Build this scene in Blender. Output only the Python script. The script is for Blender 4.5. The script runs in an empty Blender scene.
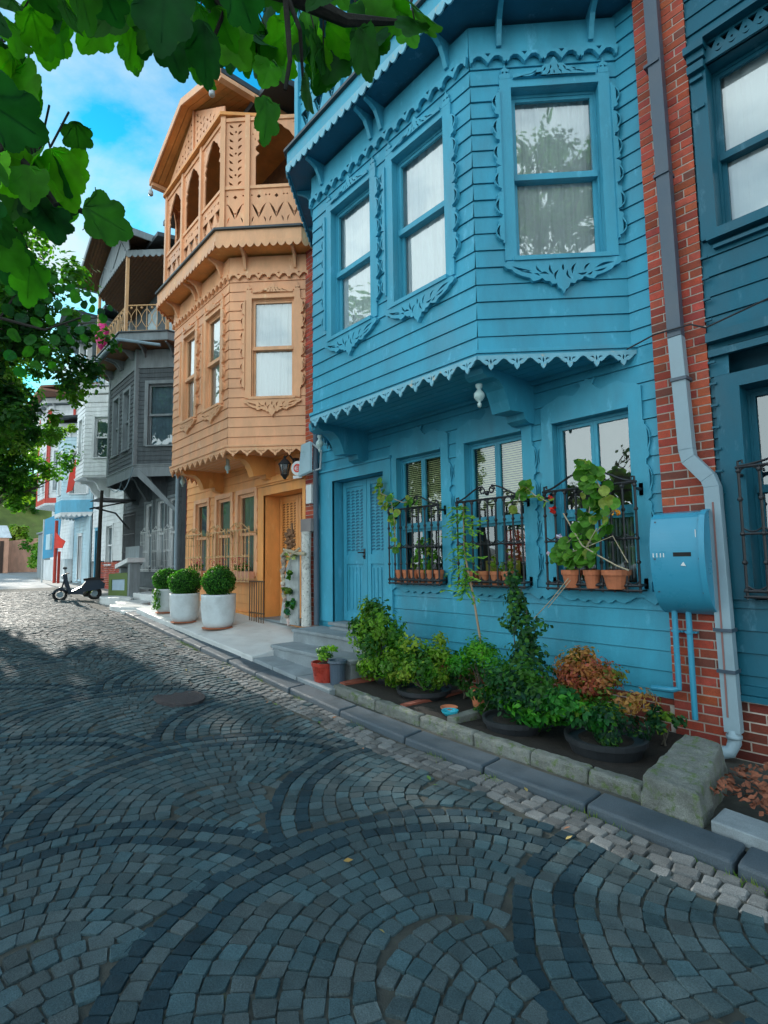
import bpy, math, random
from mathutils import Vector, Matrix
from mathutils.geometry import tessellate_polygon
random.seed(7)
R = math.radians
sin, cos, pi, sqrt = math.sin, math.cos, math.pi, math.sqrt
scene = bpy.context.scene
COL = scene.collection
ZO = 1.7                                   # the camera height above the street; everything is lifted by it at the end
S2 = sqrt(.5)
rnd = random.random
def U(a, b): return a + (b - a) * random.random()

# ------------------------------------------------------------------ mesh builder
class MB:
    def __init__(s): s.v = []; s.f = []; s.c = []; s.col = (1, 1, 1)
    def vert(s, p): s.v.append((p[0], p[1], p[2])); s.c.append(s.col); return len(s.v) - 1
    def poly(s, pts): b = len(s.v); [s.vert(p) for p in pts]; s.f.append(tuple(range(b, b + len(pts))))
    def hexa(s, P):                        # 8 corners: bottom ring 0-3, top ring 4-7
        b = len(s.v); [s.vert(p) for p in P]
        for q in ((3, 2, 1, 0), (4, 5, 6, 7), (0, 1, 5, 4), (1, 2, 6, 5), (2, 3, 7, 6), (3, 0, 4, 7)):
            s.f.append(tuple(b + i for i in q))
    def box(s, x0, x1, y0, y1, z0, z1):
        s.hexa([(x0, y0, z0), (x1, y0, z0), (x1, y1, z0), (x0, y1, z0), (x0, y0, z1), (x1, y0, z1), (x1, y1, z1), (x0, y1, z1)])
    def fbox(s, F, a0, a1, b0, b1, d0, d1):
        s.hexa([F(a0, b0, d1), F(a1, b0, d1), F(a1, b0, d0), F(a0, b0, d0), F(a0, b1, d1), F(a1, b1, d1), F(a1, b1, d0), F(a0, b1, d0)])
    def quad(s, F, a0, a1, b0, b1, d): s.poly([F(a0, b0, d), F(a1, b0, d), F(a1, b1, d), F(a0, b1, d)])
    def plate(s, F, out, holes=(), d0=0.0, d1=.02, back=False):
        loops = [[Vector((p[0], p[1], 0)) for p in out]] + [[Vector((p[0], p[1], 0)) for p in h] for h in holes]
        flat = [p for l in loops for p in l]; b = len(s.v)
        for p in flat: s.vert(F(p.x, p.y, d1))
        b2 = len(s.v)
        for p in flat: s.vert(F(p.x, p.y, d0))
        for t in tessellate_polygon(loops):
            s.f.append(tuple(b + i for i in t))
            if back: s.f.append(tuple(b2 + i for i in reversed(t)))
        k = 0
        for l in loops:
            n = len(l)
            for i in range(n): s.f.append((b + k + i, b + k + (i + 1) % n, b2 + k + (i + 1) % n, b2 + k + i))
            k += n
    def stroke(s, F, pts, w, d0, d1): s.plate(F, ribbon(pts, w), (), d0, d1)
    def prism(s, ring, z0, z1, taper=None):   # ring of (x, y)
        n = len(ring); b = len(s.v)
        for p in ring: s.vert((p[0], p[1], z0))
        for p in (taper or ring): s.vert((p[0], p[1], z1))
        s.f.append(tuple(b + i for i in reversed(range(n)))); s.f.append(tuple(b + n + i for i in range(n)))
        for i in range(n): s.f.append((b + i, b + (i + 1) % n, b + n + (i + 1) % n, b + n + i))
    def tube(s, pts, r, n=6, cap=True):
        pts = [Vector(p) for p in pts]; rs = r if isinstance(r, (list, tuple)) else [r] * len(pts)
        b = len(s.v); last = None
        for i, p in enumerate(pts):
            t = (pts[min(i + 1, len(pts) - 1)] - pts[max(i - 1, 0)])
            if t.length < 1e-9: t = Vector((0, 0, 1))
            t.normalize()
            u = t.cross(Vector((0, 0, 1)) if abs(t.z) < .9 else Vector((1, 0, 0)))
            if last is not None:
                u = last - t * last.dot(t)
            u.normalize(); last = u; w = t.cross(u)
            for k in range(n):
                a = 2 * pi * k / n; s.vert(p + (u * cos(a) + w * sin(a)) * rs[i])
        for i in range(len(pts) - 1):
            for k in range(n):
                k2 = (k + 1) % n; s.f.append((b + i * n + k, b + i * n + k2, b + (i + 1) * n + k2, b + (i + 1) * n + k))
        if cap:
            s.f.append(tuple(b + k for k in reversed(range(n)))); s.f.append(tuple(b + (len(pts) - 1) * n + k for k in range(n)))
    def lathe(s, c, prof, n=24, squash=1.0):
        b = len(s.v)
        for r, z in prof:
            for k in range(n):
                a = 2 * pi * k / n; s.vert((c[0] + r * cos(a), c[1] + r * sin(a) * squash, c[2] + z))
        for i in range(len(prof) - 1):
            for k in range(n):
                k2 = (k + 1) % n; s.f.append((b + i * n + k, b + i * n + k2, b + (i + 1) * n + k2, b + (i + 1) * n + k))
        s.f.append(tuple(b + k for k in reversed(range(n)))); s.f.append(tuple(b + (len(prof) - 1) * n + k for k in range(n)))
    def ball(s, c, r, n=10, sz=1.0):
        s.lathe(c, [(r * max(.02, sin(pi * i / 6)), -r * sz * cos(pi * i / 6)) for i in range(7)], n)
    def build(s, name, mat, parent=None, smooth=False, bevel=0, origin=None):
        if not s.v: return None
        xs = [p[0] for p in s.v]; ys = [p[1] for p in s.v]; zs_ = [p[2] for p in s.v]
        o = Vector(((min(xs) + max(xs)) / 2, (min(ys) + max(ys)) / 2, min(zs_))) if origin is None else Vector(origin)
        me = bpy.data.meshes.new(name)
        me.from_pydata([(p[0] - o.x, p[1] - o.y, p[2] - o.z) for p in s.v], [], s.f)
        if any(c != (1, 1, 1) for c in s.c):
            at = me.color_attributes.new('tint', 'FLOAT_COLOR', 'POINT')
            at.data.foreach_set('color', [k for c in s.c for k in (c[0], c[1], c[2], 1)])
        if smooth: me.polygons.foreach_set('use_smooth', [True] * len(me.polygons))
        me.update()
        ob = bpy.data.objects.new(name, me); COL.objects.link(ob); me.materials.append(mat)
        WL[ob.name] = o
        if parent: ob.parent = parent; ob.location = o - WL[parent.name]
        else: ob.location = o
        if bevel:
            m = ob.modifiers.new('bevel', 'BEVEL'); m.width = bevel; m.segments = 2; m.limit_method = 'ANGLE'
        return ob
WL = {}
def fr(ox, oy, ux, uy):                    # wall frame: a along the wall, b = height, d = out of the wall (to the right of u seen from above)
    nx, ny = uy, -ux
    return lambda a, b, d=0.0: (ox + ux * a + nx * d, oy + uy * a + ny * d, b)
def ribbon(pts, w):
    L, Rr = [], []
    n = len(pts)
    for i, p in enumerate(pts):
        q0 = pts[max(i - 1, 0)]; q1 = pts[min(i + 1, n - 1)]
        dx, dy = q1[0] - q0[0], q1[1] - q0[1]; l = math.hypot(dx, dy) or 1
        t = w if not isinstance(w, (list, tuple)) else w[i]
        L.append((p[0] - dy / l * t / 2, p[1] + dx / l * t / 2)); Rr.append((p[0] + dy / l * t / 2, p[1] - dx / l * t / 2))
    return L + Rr[::-1]
def rough(ob, amt=.012, cuts=3, size=.25):
    m = ob.modifiers.new('cut', 'SUBSURF'); m.subdivision_type = 'SIMPLE'; m.levels = m.render_levels = cuts
    tx = bpy.data.textures.get('lumps') or bpy.data.textures.new('lumps', 'CLOUDS'); tx.noise_scale = size; tx.noise_depth = 4
    d = ob.modifiers.new('lumps', 'DISPLACE'); d.texture = tx; d.strength = amt * 2; d.mid_level = .5; d.texture_coords = 'GLOBAL'
    return ob
def thing(name, loc, label, cat, group=None):
    o = bpy.data.objects.new(name, None); COL.objects.link(o); o.location = loc; o.empty_display_size = .2
    WL[o.name] = Vector(loc); return tag(o, label, cat, group)
def tag(o, label=None, cat=None, group=None, kind=None):
    if label: o['label'] = label
    if cat: o['category'] = cat
    if group: o['group'] = group
    if kind: o['kind'] = kind
    return o
def copy_tree(o, parent=None, loc=None, rotz=0, scale=1):
    c = o.copy(); COL.objects.link(c)
    if parent: c.parent = parent
    if loc is not None:
        c.location = loc; c.rotation_euler = (0, 0, rotz); c.scale = (scale,) * 3; WL[c.name] = Vector(loc)
    for ch in list(o.children): copy_tree(ch, c)
    return c

# ------------------------------------------------------------------ materials
def nt(name):
    m = bpy.data.materials.new(name); m.use_nodes = True; t = m.node_tree; t.nodes.clear()
    out = t.nodes.new('ShaderNodeOutputMaterial'); return m, t, out
def N(t, typ, **kw):
    n = t.nodes.new(typ)
    for k, v in kw.items():
        if k.startswith('i_'):
            key = k[2:].replace('_', ' ')
            n.inputs[key].default_value = v
        else: setattr(n, k, v)
    return n
def rgb(c): return (c[0], c[1], c[2], 1)
def surf(name, c, rough=.6, var=.12, vscale=3.0, bump=.15, bscale=40.0, tint=False, grime=0.0, gcol=(.05, .05, .04), metal=0.0, streak=1.0, coat=0.0, spec=.5, c2=None, c2amt=.5, gscale=.8, speck=0.0):
    """colour with soft blotches, fine bump and optional dirt patches"""
    m, t, out = nt(name); L = t.links
    b = N(t, 'ShaderNodeBsdfPrincipled'); b.inputs['Roughness'].default_value = rough; b.inputs['Metallic'].default_value = metal
    b.inputs['Coat Weight'].default_value = coat; b.inputs['Specular IOR Level'].default_value = spec
    geo = N(t, 'ShaderNodeNewGeometry'); mp = N(t, 'ShaderNodeMapping'); mp.inputs['Scale'].default_value = (1, 1, streak)
    L.new(geo.outputs['Position'], mp.inputs['Vector'])
    n1 = N(t, 'ShaderNodeTexNoise', i_Scale=vscale, i_Detail=6.0, i_Roughness=.6); L.new(mp.outputs[0], n1.inputs['Vector'])
    mr = N(t, 'ShaderNodeMapRange'); mr.inputs[1].default_value = .3; mr.inputs[2].default_value = .7
    mr.inputs[3].default_value = 1 - var; mr.inputs[4].default_value = 1 + var; L.new(n1.outputs['Fac'], mr.inputs[0])
    base = N(t, 'ShaderNodeVectorMath', operation='SCALE')
    if tint:
        at = N(t, 'ShaderNodeVertexColor', layer_name='tint'); mul = N(t, 'ShaderNodeVectorMath', operation='MULTIPLY')
        L.new(at.outputs['Color'], mul.inputs[0]); mul.inputs[1].default_value = c; L.new(mul.outputs[0], base.inputs[0])
    else: base.inputs[0].default_value = c
    L.new(mr.outputs[0], base.inputs['Scale']); cur = base.outputs[0]
    if c2:
        n3 = N(t, 'ShaderNodeTexNoise', i_Scale=vscale * 2.3, i_Detail=8.0, i_Roughness=.7); L.new(mp.outputs[0], n3.inputs['Vector'])
        r3 = N(t, 'ShaderNodeValToRGB'); r3.color_ramp.elements[0].position = 1 - c2amt; r3.color_ramp.elements[1].position = min(1, 1 - c2amt + .12)
        L.new(n3.outputs['Fac'], r3.inputs[0]); mx = N(t, 'ShaderNodeMix', data_type='RGBA'); L.new(r3.outputs[0], mx.inputs[0])
        L.new(cur, mx.inputs[6]); mx.inputs[7].default_value = rgb(c2); cur = mx.outputs[2]
    if grime:
        n2 = N(t, 'ShaderNodeTexNoise', i_Scale=gscale, i_Detail=9.0, i_Roughness=.72); L.new(mp.outputs[0], n2.inputs['Vector'])
        rp = N(t, 'ShaderNodeValToRGB'); rp.color_ramp.elements[0].position = .5; rp.color_ramp.elements[1].position = .78
        L.new(n2.outputs['Fac'], rp.inputs[0]); mm = N(t, 'ShaderNodeMath', operation='MULTIPLY'); mm.inputs[1].default_value = grime
        L.new(rp.outputs[0], mm.inputs[0]); mx = N(t, 'ShaderNodeMix', data_type='RGBA'); L.new(mm.outputs[0], mx.inputs[0])
        L.new(cur, mx.inputs[6]); mx.inputs[7].default_value = rgb(gcol); cur = mx.outputs[2]
    if speck:
        ns = N(t, 'ShaderNodeTexNoise', i_Scale=170.0, i_Detail=3.0, i_Roughness=.8); L.new(geo.outputs['Position'], ns.inputs['Vector'])
        ms = N(t, 'ShaderNodeMapRange'); ms.inputs[1].default_value = .32; ms.inputs[2].default_value = .68; ms.inputs[3].default_value = 1 - speck; ms.inputs[4].default_value = 1 + speck; L.new(ns.outputs['Fac'], ms.inputs[0])
        sv = N(t, 'ShaderNodeVectorMath', operation='SCALE'); L.new(cur, sv.inputs[0]); L.new(ms.outputs[0], sv.inputs['Scale']); cur = sv.outputs[0]
    L.new(cur, b.inputs['Base Color'])
    if bump:
        nb = N(t, 'ShaderNodeTexNoise', i_Scale=bscale, i_Detail=4.0, i_Roughness=.65); L.new(mp.outputs[0], nb.inputs['Vector'])
        bp = N(t, 'ShaderNodeBump', i_Strength=bump, i_Distance=.01); L.new(nb.outputs['Fac'], bp.inputs['Height']); L.new(bp.outputs[0], b.inputs['Normal'])
    rr = N(t, 'ShaderNodeMapRange'); rr.inputs[1].default_value = .35; rr.inputs[2].default_value = .65; rr.inputs[3].default_value = max(.05, rough - .12); rr.inputs[4].default_value = min(1, rough + .14); L.new(n1.outputs['Fac'], rr.inputs[0]); L.new(rr.outputs[0], b.inputs['Roughness'])
    L.new(b.outputs[0], out.inputs['Surface']); return m
def paint(name, c, rough=.5, wear=.0, under=(.3, .28, .25), spec=.35):
    return surf(name, c, rough=rough, spec=spec, speck=.06, var=.17, vscale=2.6, bump=.22, bscale=34, c2=tuple(min(.95, k * 1.3 + .05) for k in c), c2amt=.41, grime=wear or .6, gcol=under if wear else tuple(k * .62 for k in c), streak=.35, gscale=1.7)
def leafmat(name, c, trans=.45, rough=.45, var=.25):
    m, t, out = nt(name); L = t.links
    at = N(t, 'ShaderNodeVertexColor', layer_name='tint'); mul = N(t, 'ShaderNodeVectorMath', operation='MULTIPLY'); mul.inputs[1].default_value = c
    L.new(at.outputs['Color'], mul.inputs[0])
    b = N(t, 'ShaderNodeBsdfPrincipled'); b.inputs['Roughness'].default_value = rough; b.inputs['Specular IOR Level'].default_value = .25
    geo = N(t, 'ShaderNodeNewGeometry'); nz = N(t, 'ShaderNodeTexNoise', i_Scale=22.0, i_Detail=5.0); L.new(geo.outputs['Position'], nz.inputs['Vector'])
    mr = N(t, 'ShaderNodeMapRange'); mr.inputs[1].default_value = .3; mr.inputs[2].default_value = .7; mr.inputs[3].default_value = .72; mr.inputs[4].default_value = 1.28; L.new(nz.outputs['Fac'], mr.inputs[0])
    sc_ = N(t, 'ShaderNodeVectorMath', operation='SCALE'); L.new(mul.outputs[0], sc_.inputs[0]); L.new(mr.outputs[0], sc_.inputs['Scale']); mul = sc_
    L.new(mul.outputs[0], b.inputs['Base Color'])
    tr = N(t, 'ShaderNodeBsdfTranslucent'); m2 = N(t, 'ShaderNodeVectorMath', operation='MULTIPLY'); m2.inputs[1].default_value = (1.6, 2.0, .4)
    L.new(mul.outputs[0], m2.inputs[0]); L.new(m2.outputs[0], tr.inputs['Color'])
    mx = N(t, 'ShaderNodeMixShader'); mx.inputs[0].default_value = trans; L.new(b.outputs[0], mx.inputs[1]); L.new(tr.outputs[0], mx.inputs[2])
    L.new(mx.outputs[0], out.inputs['Surface']); return m
def glassmat(name, tintc=(.75, .85, .88), refl=.22):
    m, t, out = nt(name); L = t.links
    g = N(t, 'ShaderNodeBsdfGlossy'); g.inputs['Roughness'].default_value = .015; g.inputs['Color'].default_value = (.95, 1, 1, 1)
    tr = N(t, 'ShaderNodeBsdfTransparent'); tr.inputs['Color'].default_value = rgb(tintc)
    f = N(t, 'ShaderNodeFresnel'); f.inputs['IOR'].default_value = 1.6
    ad = N(t, 'ShaderNodeMath', operation='ADD'); ad.inputs[1].default_value = refl; ad.use_clamp = True; L.new(f.outputs[0], ad.inputs[0])
    geo = N(t, 'ShaderNodeNewGeometry'); nb = N(t, 'ShaderNodeTexNoise', i_Scale=1.3, i_Detail=1.0); L.new(geo.outputs['Position'], nb.inputs['Vector'])
    bp = N(t, 'ShaderNodeBump', i_Strength=.12, i_Distance=.08); L.new(nb.outputs['Fac'], bp.inputs['Height']); L.new(bp.outputs[0], g.inputs['Normal'])
    mx = N(t, 'ShaderNodeMixShader'); L.new(ad.outputs[0], mx.inputs[0]); L.new(tr.outputs[0], mx.inputs[1]); L.new(g.outputs[0], mx.inputs[2])
    L.new(mx.outputs[0], out.inputs['Surface']); return m

BLUE = (.042, .315, .455); ORNG = (.84, .42, .225)
M = dict(
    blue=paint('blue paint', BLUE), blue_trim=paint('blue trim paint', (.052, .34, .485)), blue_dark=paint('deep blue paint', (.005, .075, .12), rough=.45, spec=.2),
    blue_lace=surf('blue lace paint', (.17, .44, .56), var=.15, vscale=6, c2=(.50, .45, .33), c2amt=.42, bump=.1),
    orange=paint('orange paint', ORNG), orange_deep=paint('deep orange paint', (.86, .37, .11)), orange_trim=paint('orange trim paint', (.86, .45, .24)),
    grey_wood=surf('weathered grey wood', (.085, .105, .115), rough=.85, var=.35, vscale=9, bump=.5, bscale=60, streak=.15, c2=(.17, .19, .20), c2amt=.42),
    grey_trim=surf('grey wooden trim', (.22, .26, .275), rough=.8, var=.25, vscale=7, bump=.3, streak=.2),
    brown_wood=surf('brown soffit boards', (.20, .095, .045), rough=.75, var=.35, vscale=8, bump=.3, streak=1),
    soffit_orange=surf('varnished soffit boards', (.50, .24, .09), rough=.6, var=.25, vscale=8, bump=.2),
    tan_pole=paint('tan post paint', (.62, .36, .17)),
    white=paint('white paint', (.72, .75, .76)), pale_blue=paint('pale blue paint', (.48, .66, .74)), sky_blue=paint('sky blue paint', (.12, .42, .60)),
    red=paint('red paint', (.55, .06, .04)), bright_red=surf('red cloth', (.75, .05, .03), rough=.8), salmon=paint('salmon plaster', (.70, .36, .24)),
    slate=surf('dark roof metal', (.045, .06, .07), rough=.5, var=.2), tile=surf('clay roof tiles', (.30, .14, .09), rough=.8, var=.3, vscale=6),
    iron=surf('black wrought iron', (.018, .02, .024), rough=.45, var=.3, vscale=20, bump=.2), iron_white=surf('pale painted iron', (.55, .58, .58), rough=.5),
    iron_tan=paint('tan painted iron', (.66, .40, .19)),
    curtain=surf('white curtain', (.74, .78, .78), rough=.9, var=.06, vscale=2, bump=0), curtain_grey=surf('grey lace curtain', (.40, .50, .54), rough=.9, var=.2, vscale=4, bump=0),
    dark=surf('dark interior', (.02, .022, .026), rough=.9, bump=0), interior=surf('dim interior', (.07, .06, .05), rough=.9, var=.5, vscale=5, bump=0),
    red_int=surf('red furniture', (.45, .05, .03), rough=.7), yellow_int=surf('yellow cloth', (.55, .42, .06), rough=.8),
    blind=surf('slatted blind', (.72, .68, .34), rough=.6, bump=0), glass=glassmat('window glass', refl=.07), glass_bright=glassmat('sky reflecting glass', (.86, .90, .92), .13),
    glass_dark=glassmat('dark window glass', (.55, .62, .66), .10),
    brick=surf('red bricks', (.42, .082, .045), rough=.85, var=.25, vscale=14, bump=.5, bscale=90, tint=True, grime=.35, gcol=(.10, .05, .04), speck=.25),
    mortar=surf('mortar', (.50, .45, .40), rough=.95, var=.25, vscale=6, bump=.4, bscale=80, grime=.5, gcol=(.12, .11, .09)),
    cobble=surf('basalt setts', (1, 1, 1), rough=.72, var=.16, vscale=9, bump=.55, bscale=95, tint=True, grime=.35, gcol=(.03, .04, .045), spec=.2, speck=.38),
    joint=surf('sandy joints', (.058, .062, .054), rough=1, var=.4, vscale=8, bump=.6, bscale=120, c2=(.06, .085, .03), c2amt=.42),
    kerb=surf('dark kerb granite', (.055, .082, .105), speck=.3, rough=.7, var=.14, vscale=5, bump=.35, bscale=110, grime=.35, gcol=(.05, .055, .05)),
    slab=surf('grey stone slabs', (.24, .285, .31), speck=.2, rough=.8, var=.2, vscale=4, bump=.3, grime=.5, gcol=(.10, .11, .09)),
    marble=surf('pale marble', (.60, .63, .63), rough=.5, var=.12, vscale=2.2, bump=.15, grime=.5, gcol=(.26, .29, .28), gscale=1.6),
    concrete=surf('mossy concrete', (.17, .185, .17), speck=.35, grime=.6, gcol=(.05, .055, .045), rough=.95, var=.3, vscale=6, bump=.9, bscale=45, c2=(.10, .15, .055), c2amt=.48),
    soil=surf('dark soil', (.022, .018, .014), rough=1, var=.5, vscale=20, bump=.9, bscale=50),
    terracotta=surf('terracotta', (.48, .16, .075), rough=.85, var=.2, vscale=12, bump=.15, grime=.3, gcol=(.25, .14, .09)),
    red_glaze=surf('red glazed clay', (.33, .035, .02), rough=.3, var=.35, vscale=10), black_pot=surf('black plastic tub', (.025, .03, .035), rough=.5, var=.2),
    white_pot=surf('white glazed planter', (.62, .69, .72), rough=.5, var=.12, vscale=4, bump=.15, grime=.5, gcol=(.32, .35, .34), gscale=2.5, speck=.05),
    bark=surf('grey bark', (.10, .085, .065), rough=.95, var=.4, vscale=15, bump=.7), bark_dark=surf('dark bark', (.025, .022, .018), rough=.95, var=.4, vscale=15, bump=.6),
    birch=surf('flaking birch bark', (.62, .62, .58), rough=.9, var=.2, vscale=12, bump=.6, c2=(.10, .09, .08), c2amt=.46),
    steel=surf('painted blue metal', (.04, .30, .46), rough=.32, var=.06, vscale=3, bump=.03, grime=.15, gcol=(.02, .12, .18), gscale=3.0),
    zinc=surf('pale painted zinc', (.25, .36, .42), rough=.42, var=.1, vscale=3, bump=.05, grime=.3, gcol=(.18, .2, .22)), zinc_dark=surf('dark painted zinc', (.055, .085, .12), rough=.4, var=.15),
    pvc=surf('grey pvc', (.42, .48, .5), rough=.4), plastic_white=surf('white plastic', (.68, .72, .73), rough=.4, var=.05), tarp=surf('blue tarp', (.04, .30, .50), rough=.5),
    pink=surf('magenta cloth', (.62, .03, .20), rough=.8), navy=surf('dark blue body paint', (.012, .03, .055), rough=.4), grass=surf('green board', (.10, .16, .04), rough=.7),
    rubber=surf('black rubber', (.015, .015, .015), rough=.8), lamp_glass=glassmat('lantern glass', (.5, .5, .5), .25), dry=surf('dry leaves', (.22, .075, .04), rough=.9, var=.5, vscale=30),
    leaf=leafmat('leaves', (1, 1, 1)), fig=leafmat('fig leaves', (1, 1, 1), trans=.45, rough=.65), petal=surf('petals', (1, 1, 1), tint=True, rough=.7, bump=0),
    hill=surf('grassy hillside', (.16, .20, .045), rough=1, var=.35, vscale=.5, bump=.6, c2=(.30, .17, .10), c2amt=.40), ground=surf('pale paving far away', (.26, .26, .25), rough=.95, var=.15, vscale=1.0, bump=.3, grime=.3),
    finial=surf('pale finial', (.45, .62, .62), rough=.4), rope=surf('dry vine', (.42, .36, .25), rough=.9), cable=surf('old cable', (.03, .03, .035), rough=.6),
)
# ------------------------------------------------------------------ camera, sky, sun
YAW, PITCH, ROLL = R(41.43), R(5.17), R(-.79)
Fw = Vector((-cos(YAW) * cos(PITCH), sin(YAW) * cos(PITCH), sin(PITCH))); Rt = Fw.cross(Vector((0, 0, 1))).normalized(); Up = Rt.cross(Fw)
Rt, Up = Rt * cos(ROLL) + Up * sin(ROLL), -Rt * sin(ROLL) + Up * cos(ROLL)
cam = bpy.data.objects.new('camera', bpy.data.cameras.new('camera')); COL.objects.link(cam); scene.camera = cam
cam.data.sensor_fit = 'HORIZONTAL'; cam.data.sensor_width = 36; cam.data.lens = 536.6 / 768 * 36; cam.data.clip_end = 2000; cam.data.clip_start = .02
mt = Matrix((Rt, Up, -Fw)).transposed().to_4x4(); cam.matrix_world = mt
def at(x, y, dist):                        # a point seen in a given direction at a given distance
    d = (Fw + Rt * ((x - 384) / 536.6) - Up * ((y - 512) / 536.6)).normalized(); return d * dist
def atY(x, y, D):
    d = Fw + Rt * ((x - 384) / 536.6) - Up * ((y - 512) / 536.6); return d * (D / d.y)

SUN = Vector((-.94, .03, .28)).normalized()
sun = bpy.data.objects.new('sun', bpy.data.lights.new('sun', 'SUN')); COL.objects.link(sun)
sun.data.energy = 2.7; sun.data.angle = R(.6); sun.data.color = (1, .94, .84)
sun.rotation_euler = (-SUN).to_track_quat('-Z', 'Y').to_euler()
w = bpy.data.worlds.new('World'); scene.world = w; w.use_nodes = True; t = w.node_tree; t.nodes.clear(); L = t.links
sky = N(t, 'ShaderNodeTexSky', sky_type='NISHITA', sun_disc=False); sky.sun_elevation = math.asin(SUN.z); sky.sun_rotation = math.atan2(SUN.x, SUN.y)
sky.air_density = 1.0; sky.dust_density = .4; sky.ozone_density = 1.5
tc = N(t, 'ShaderNodeTexCoord'); sep = N(t, 'ShaderNodeSeparateXYZ'); L.new(tc.outputs['Generated'], sep.inputs[0])
# clouds: noise on the direction, flattened towards the horizon
zz = N(t, 'ShaderNodeMath', operation='ADD'); zz.inputs[1].default_value = .25; L.new(sep.outputs['Z'], zz.inputs[0])
dv = N(t, 'ShaderNodeVectorMath', operation='DIVIDE'); cb = N(t, 'ShaderNodeCombineXYZ')
for k in 'XYZ': L.new(zz.outputs[0], cb.inputs[k])
L.new(tc.outputs['Generated'], dv.inputs[0]); L.new(cb.outputs[0], dv.inputs[1])
mpp = N(t, 'ShaderNodeMapping'); mpp.inputs['Location'].default_value = (1.3, 4.6, 2.2); L.new(dv.outputs[0], mpp.inputs[0])
n1 = N(t, 'ShaderNodeTexNoise', i_Scale=1.9, i_Detail=9.0, i_Roughness=.56, i_Distortion=.25); L.new(mpp.outputs[0], n1.inputs['Vector'])
hz = N(t, 'ShaderNodeMapRange'); hz.inputs[1].default_value = .28; hz.inputs[2].default_value = .60; hz.inputs[3].default_value = .22; hz.inputs[4].default_value = .035
L.new(sep.outputs['Z'], hz.inputs[0]); ad = N(t, 'ShaderNodeMath', operation='ADD'); L.new(n1.outputs['Fac'], ad.inputs[0]); L.new(hz.outputs[0], ad.inputs[1])
side = N(t, 'ShaderNodeMapRange'); side.inputs[1].default_value = -.6; side.inputs[2].default_value = .1; side.inputs[3].default_value = .12; side.inputs[4].default_value = 0
L.new(sep.outputs['Y'], side.inputs[0]); ad2 = N(t, 'ShaderNodeMath', operation='ADD'); L.new(ad.outputs[0], ad2.inputs[0]); L.new(side.outputs[0], ad2.inputs[1]); ad = ad2
rp = N(t, 'ShaderNodeValToRGB'); rp.color_ramp.elements[0].position = .50; rp.color_ramp.elements[1].position = .72; L.new(ad.outputs[0], rp.inputs[0])
hs = N(t, 'ShaderNodeMix', data_type='RGBA', blend_type='MULTIPLY'); hs.inputs[0].default_value = 1; hs.inputs[7].default_value = (.04, .64, .80, 1); L.new(sky.outputs[0], hs.inputs[6])
mx = N(t, 'ShaderNodeMix', data_type='RGBA'); L.new(rp.outputs[0], mx.inputs[0]); L.new(hs.outputs[2], mx.inputs[6]); cl = N(t, 'ShaderNodeMapRange'); cl.inputs[1].default_value = -.35; cl.inputs[2].default_value = .05; cl.inputs[3].default_value = 1; cl.inputs[4].default_value = .38; L.new(sep.outputs['Y'], cl.inputs[0])
cv = N(t, 'ShaderNodeVectorMath', operation='SCALE'); cv.inputs[0].default_value = (6.6, 7.6, 7.9); L.new(cl.outputs[0], cv.inputs['Scale']); L.new(cv.outputs[0], mx.inputs[7])
bg = N(t, 'ShaderNodeBackground'); bg.inputs['Strength'].default_value = .15; L.new(mx.outputs[2], bg.inputs[0])
wo = N(t, 'ShaderNodeOutputWorld'); L.new(bg.outputs[0], wo.inputs[0])
vs = scene.view_settings; vs.view_transform = 'Standard'; vs.look = 'None'; vs.gamma = 1; vs.use_curve_mapping = False; vs.exposure = 1.13
scene.cycles.max_bounces = 6; scene.cycles.transparent_max_bounces = 12; scene.cycles.diffuse_bounces = 3; scene.cycles.sample_clamp_indirect = 6

# ------------------------------------------------------------------ street
def lerp(a, b, k): return a + (b - a) * k
def table(T, x):
    if x >= T[0][0]: return T[0][1]
    for (x0, v0), (x1, v1) in zip(T, T[1:]):
        if x >= x1: return lerp(v0, v1, (x0 - x) / (x0 - x1))
    return T[-1][1]
def zst(x): return table([(-3.6, -1.7), (-5, -1.66), (-13, -1.2), (-20, -1.05), (-30, -.85), (-45, -.7), (-80, -.55)], x)
def yk(x): return table([(4, 3.0), (-.3, 3.28), (-1.5, 3.44), (-4, 3.52), (-8.35, 3.64), (-12.9, 3.78), (-17, 4.1), (-24, 4.7), (-40, 6)], x)
def sheet(name, xs, yf, zf, mat, kind='structure'):
    m = MB()
    for i, x in enumerate(xs):
        ys = yf(x)
        for y in ys: m.vert((x, y, zf(x, y)))
    n = len(yf(xs[0]))
    for i in range(len(xs) - 1):
        for k in range(n - 1): a = i * n + k; m.f.append((a, a + 1, a + n + 1, a + n))
    return tag(m.build(name, mat), kind=kind)
sheet('ground', [-900, -300, -120, -80, -60, -45, -38, -30, -25, -20, -16, -13, -10, -7, -5, -3.6, 0, 5, 20, 100, 500], lambda x: [-500, -60, -12, -6, 0, 6, 14, 40, 500], lambda x, y: zst(x) - .045, M['ground'])
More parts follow.
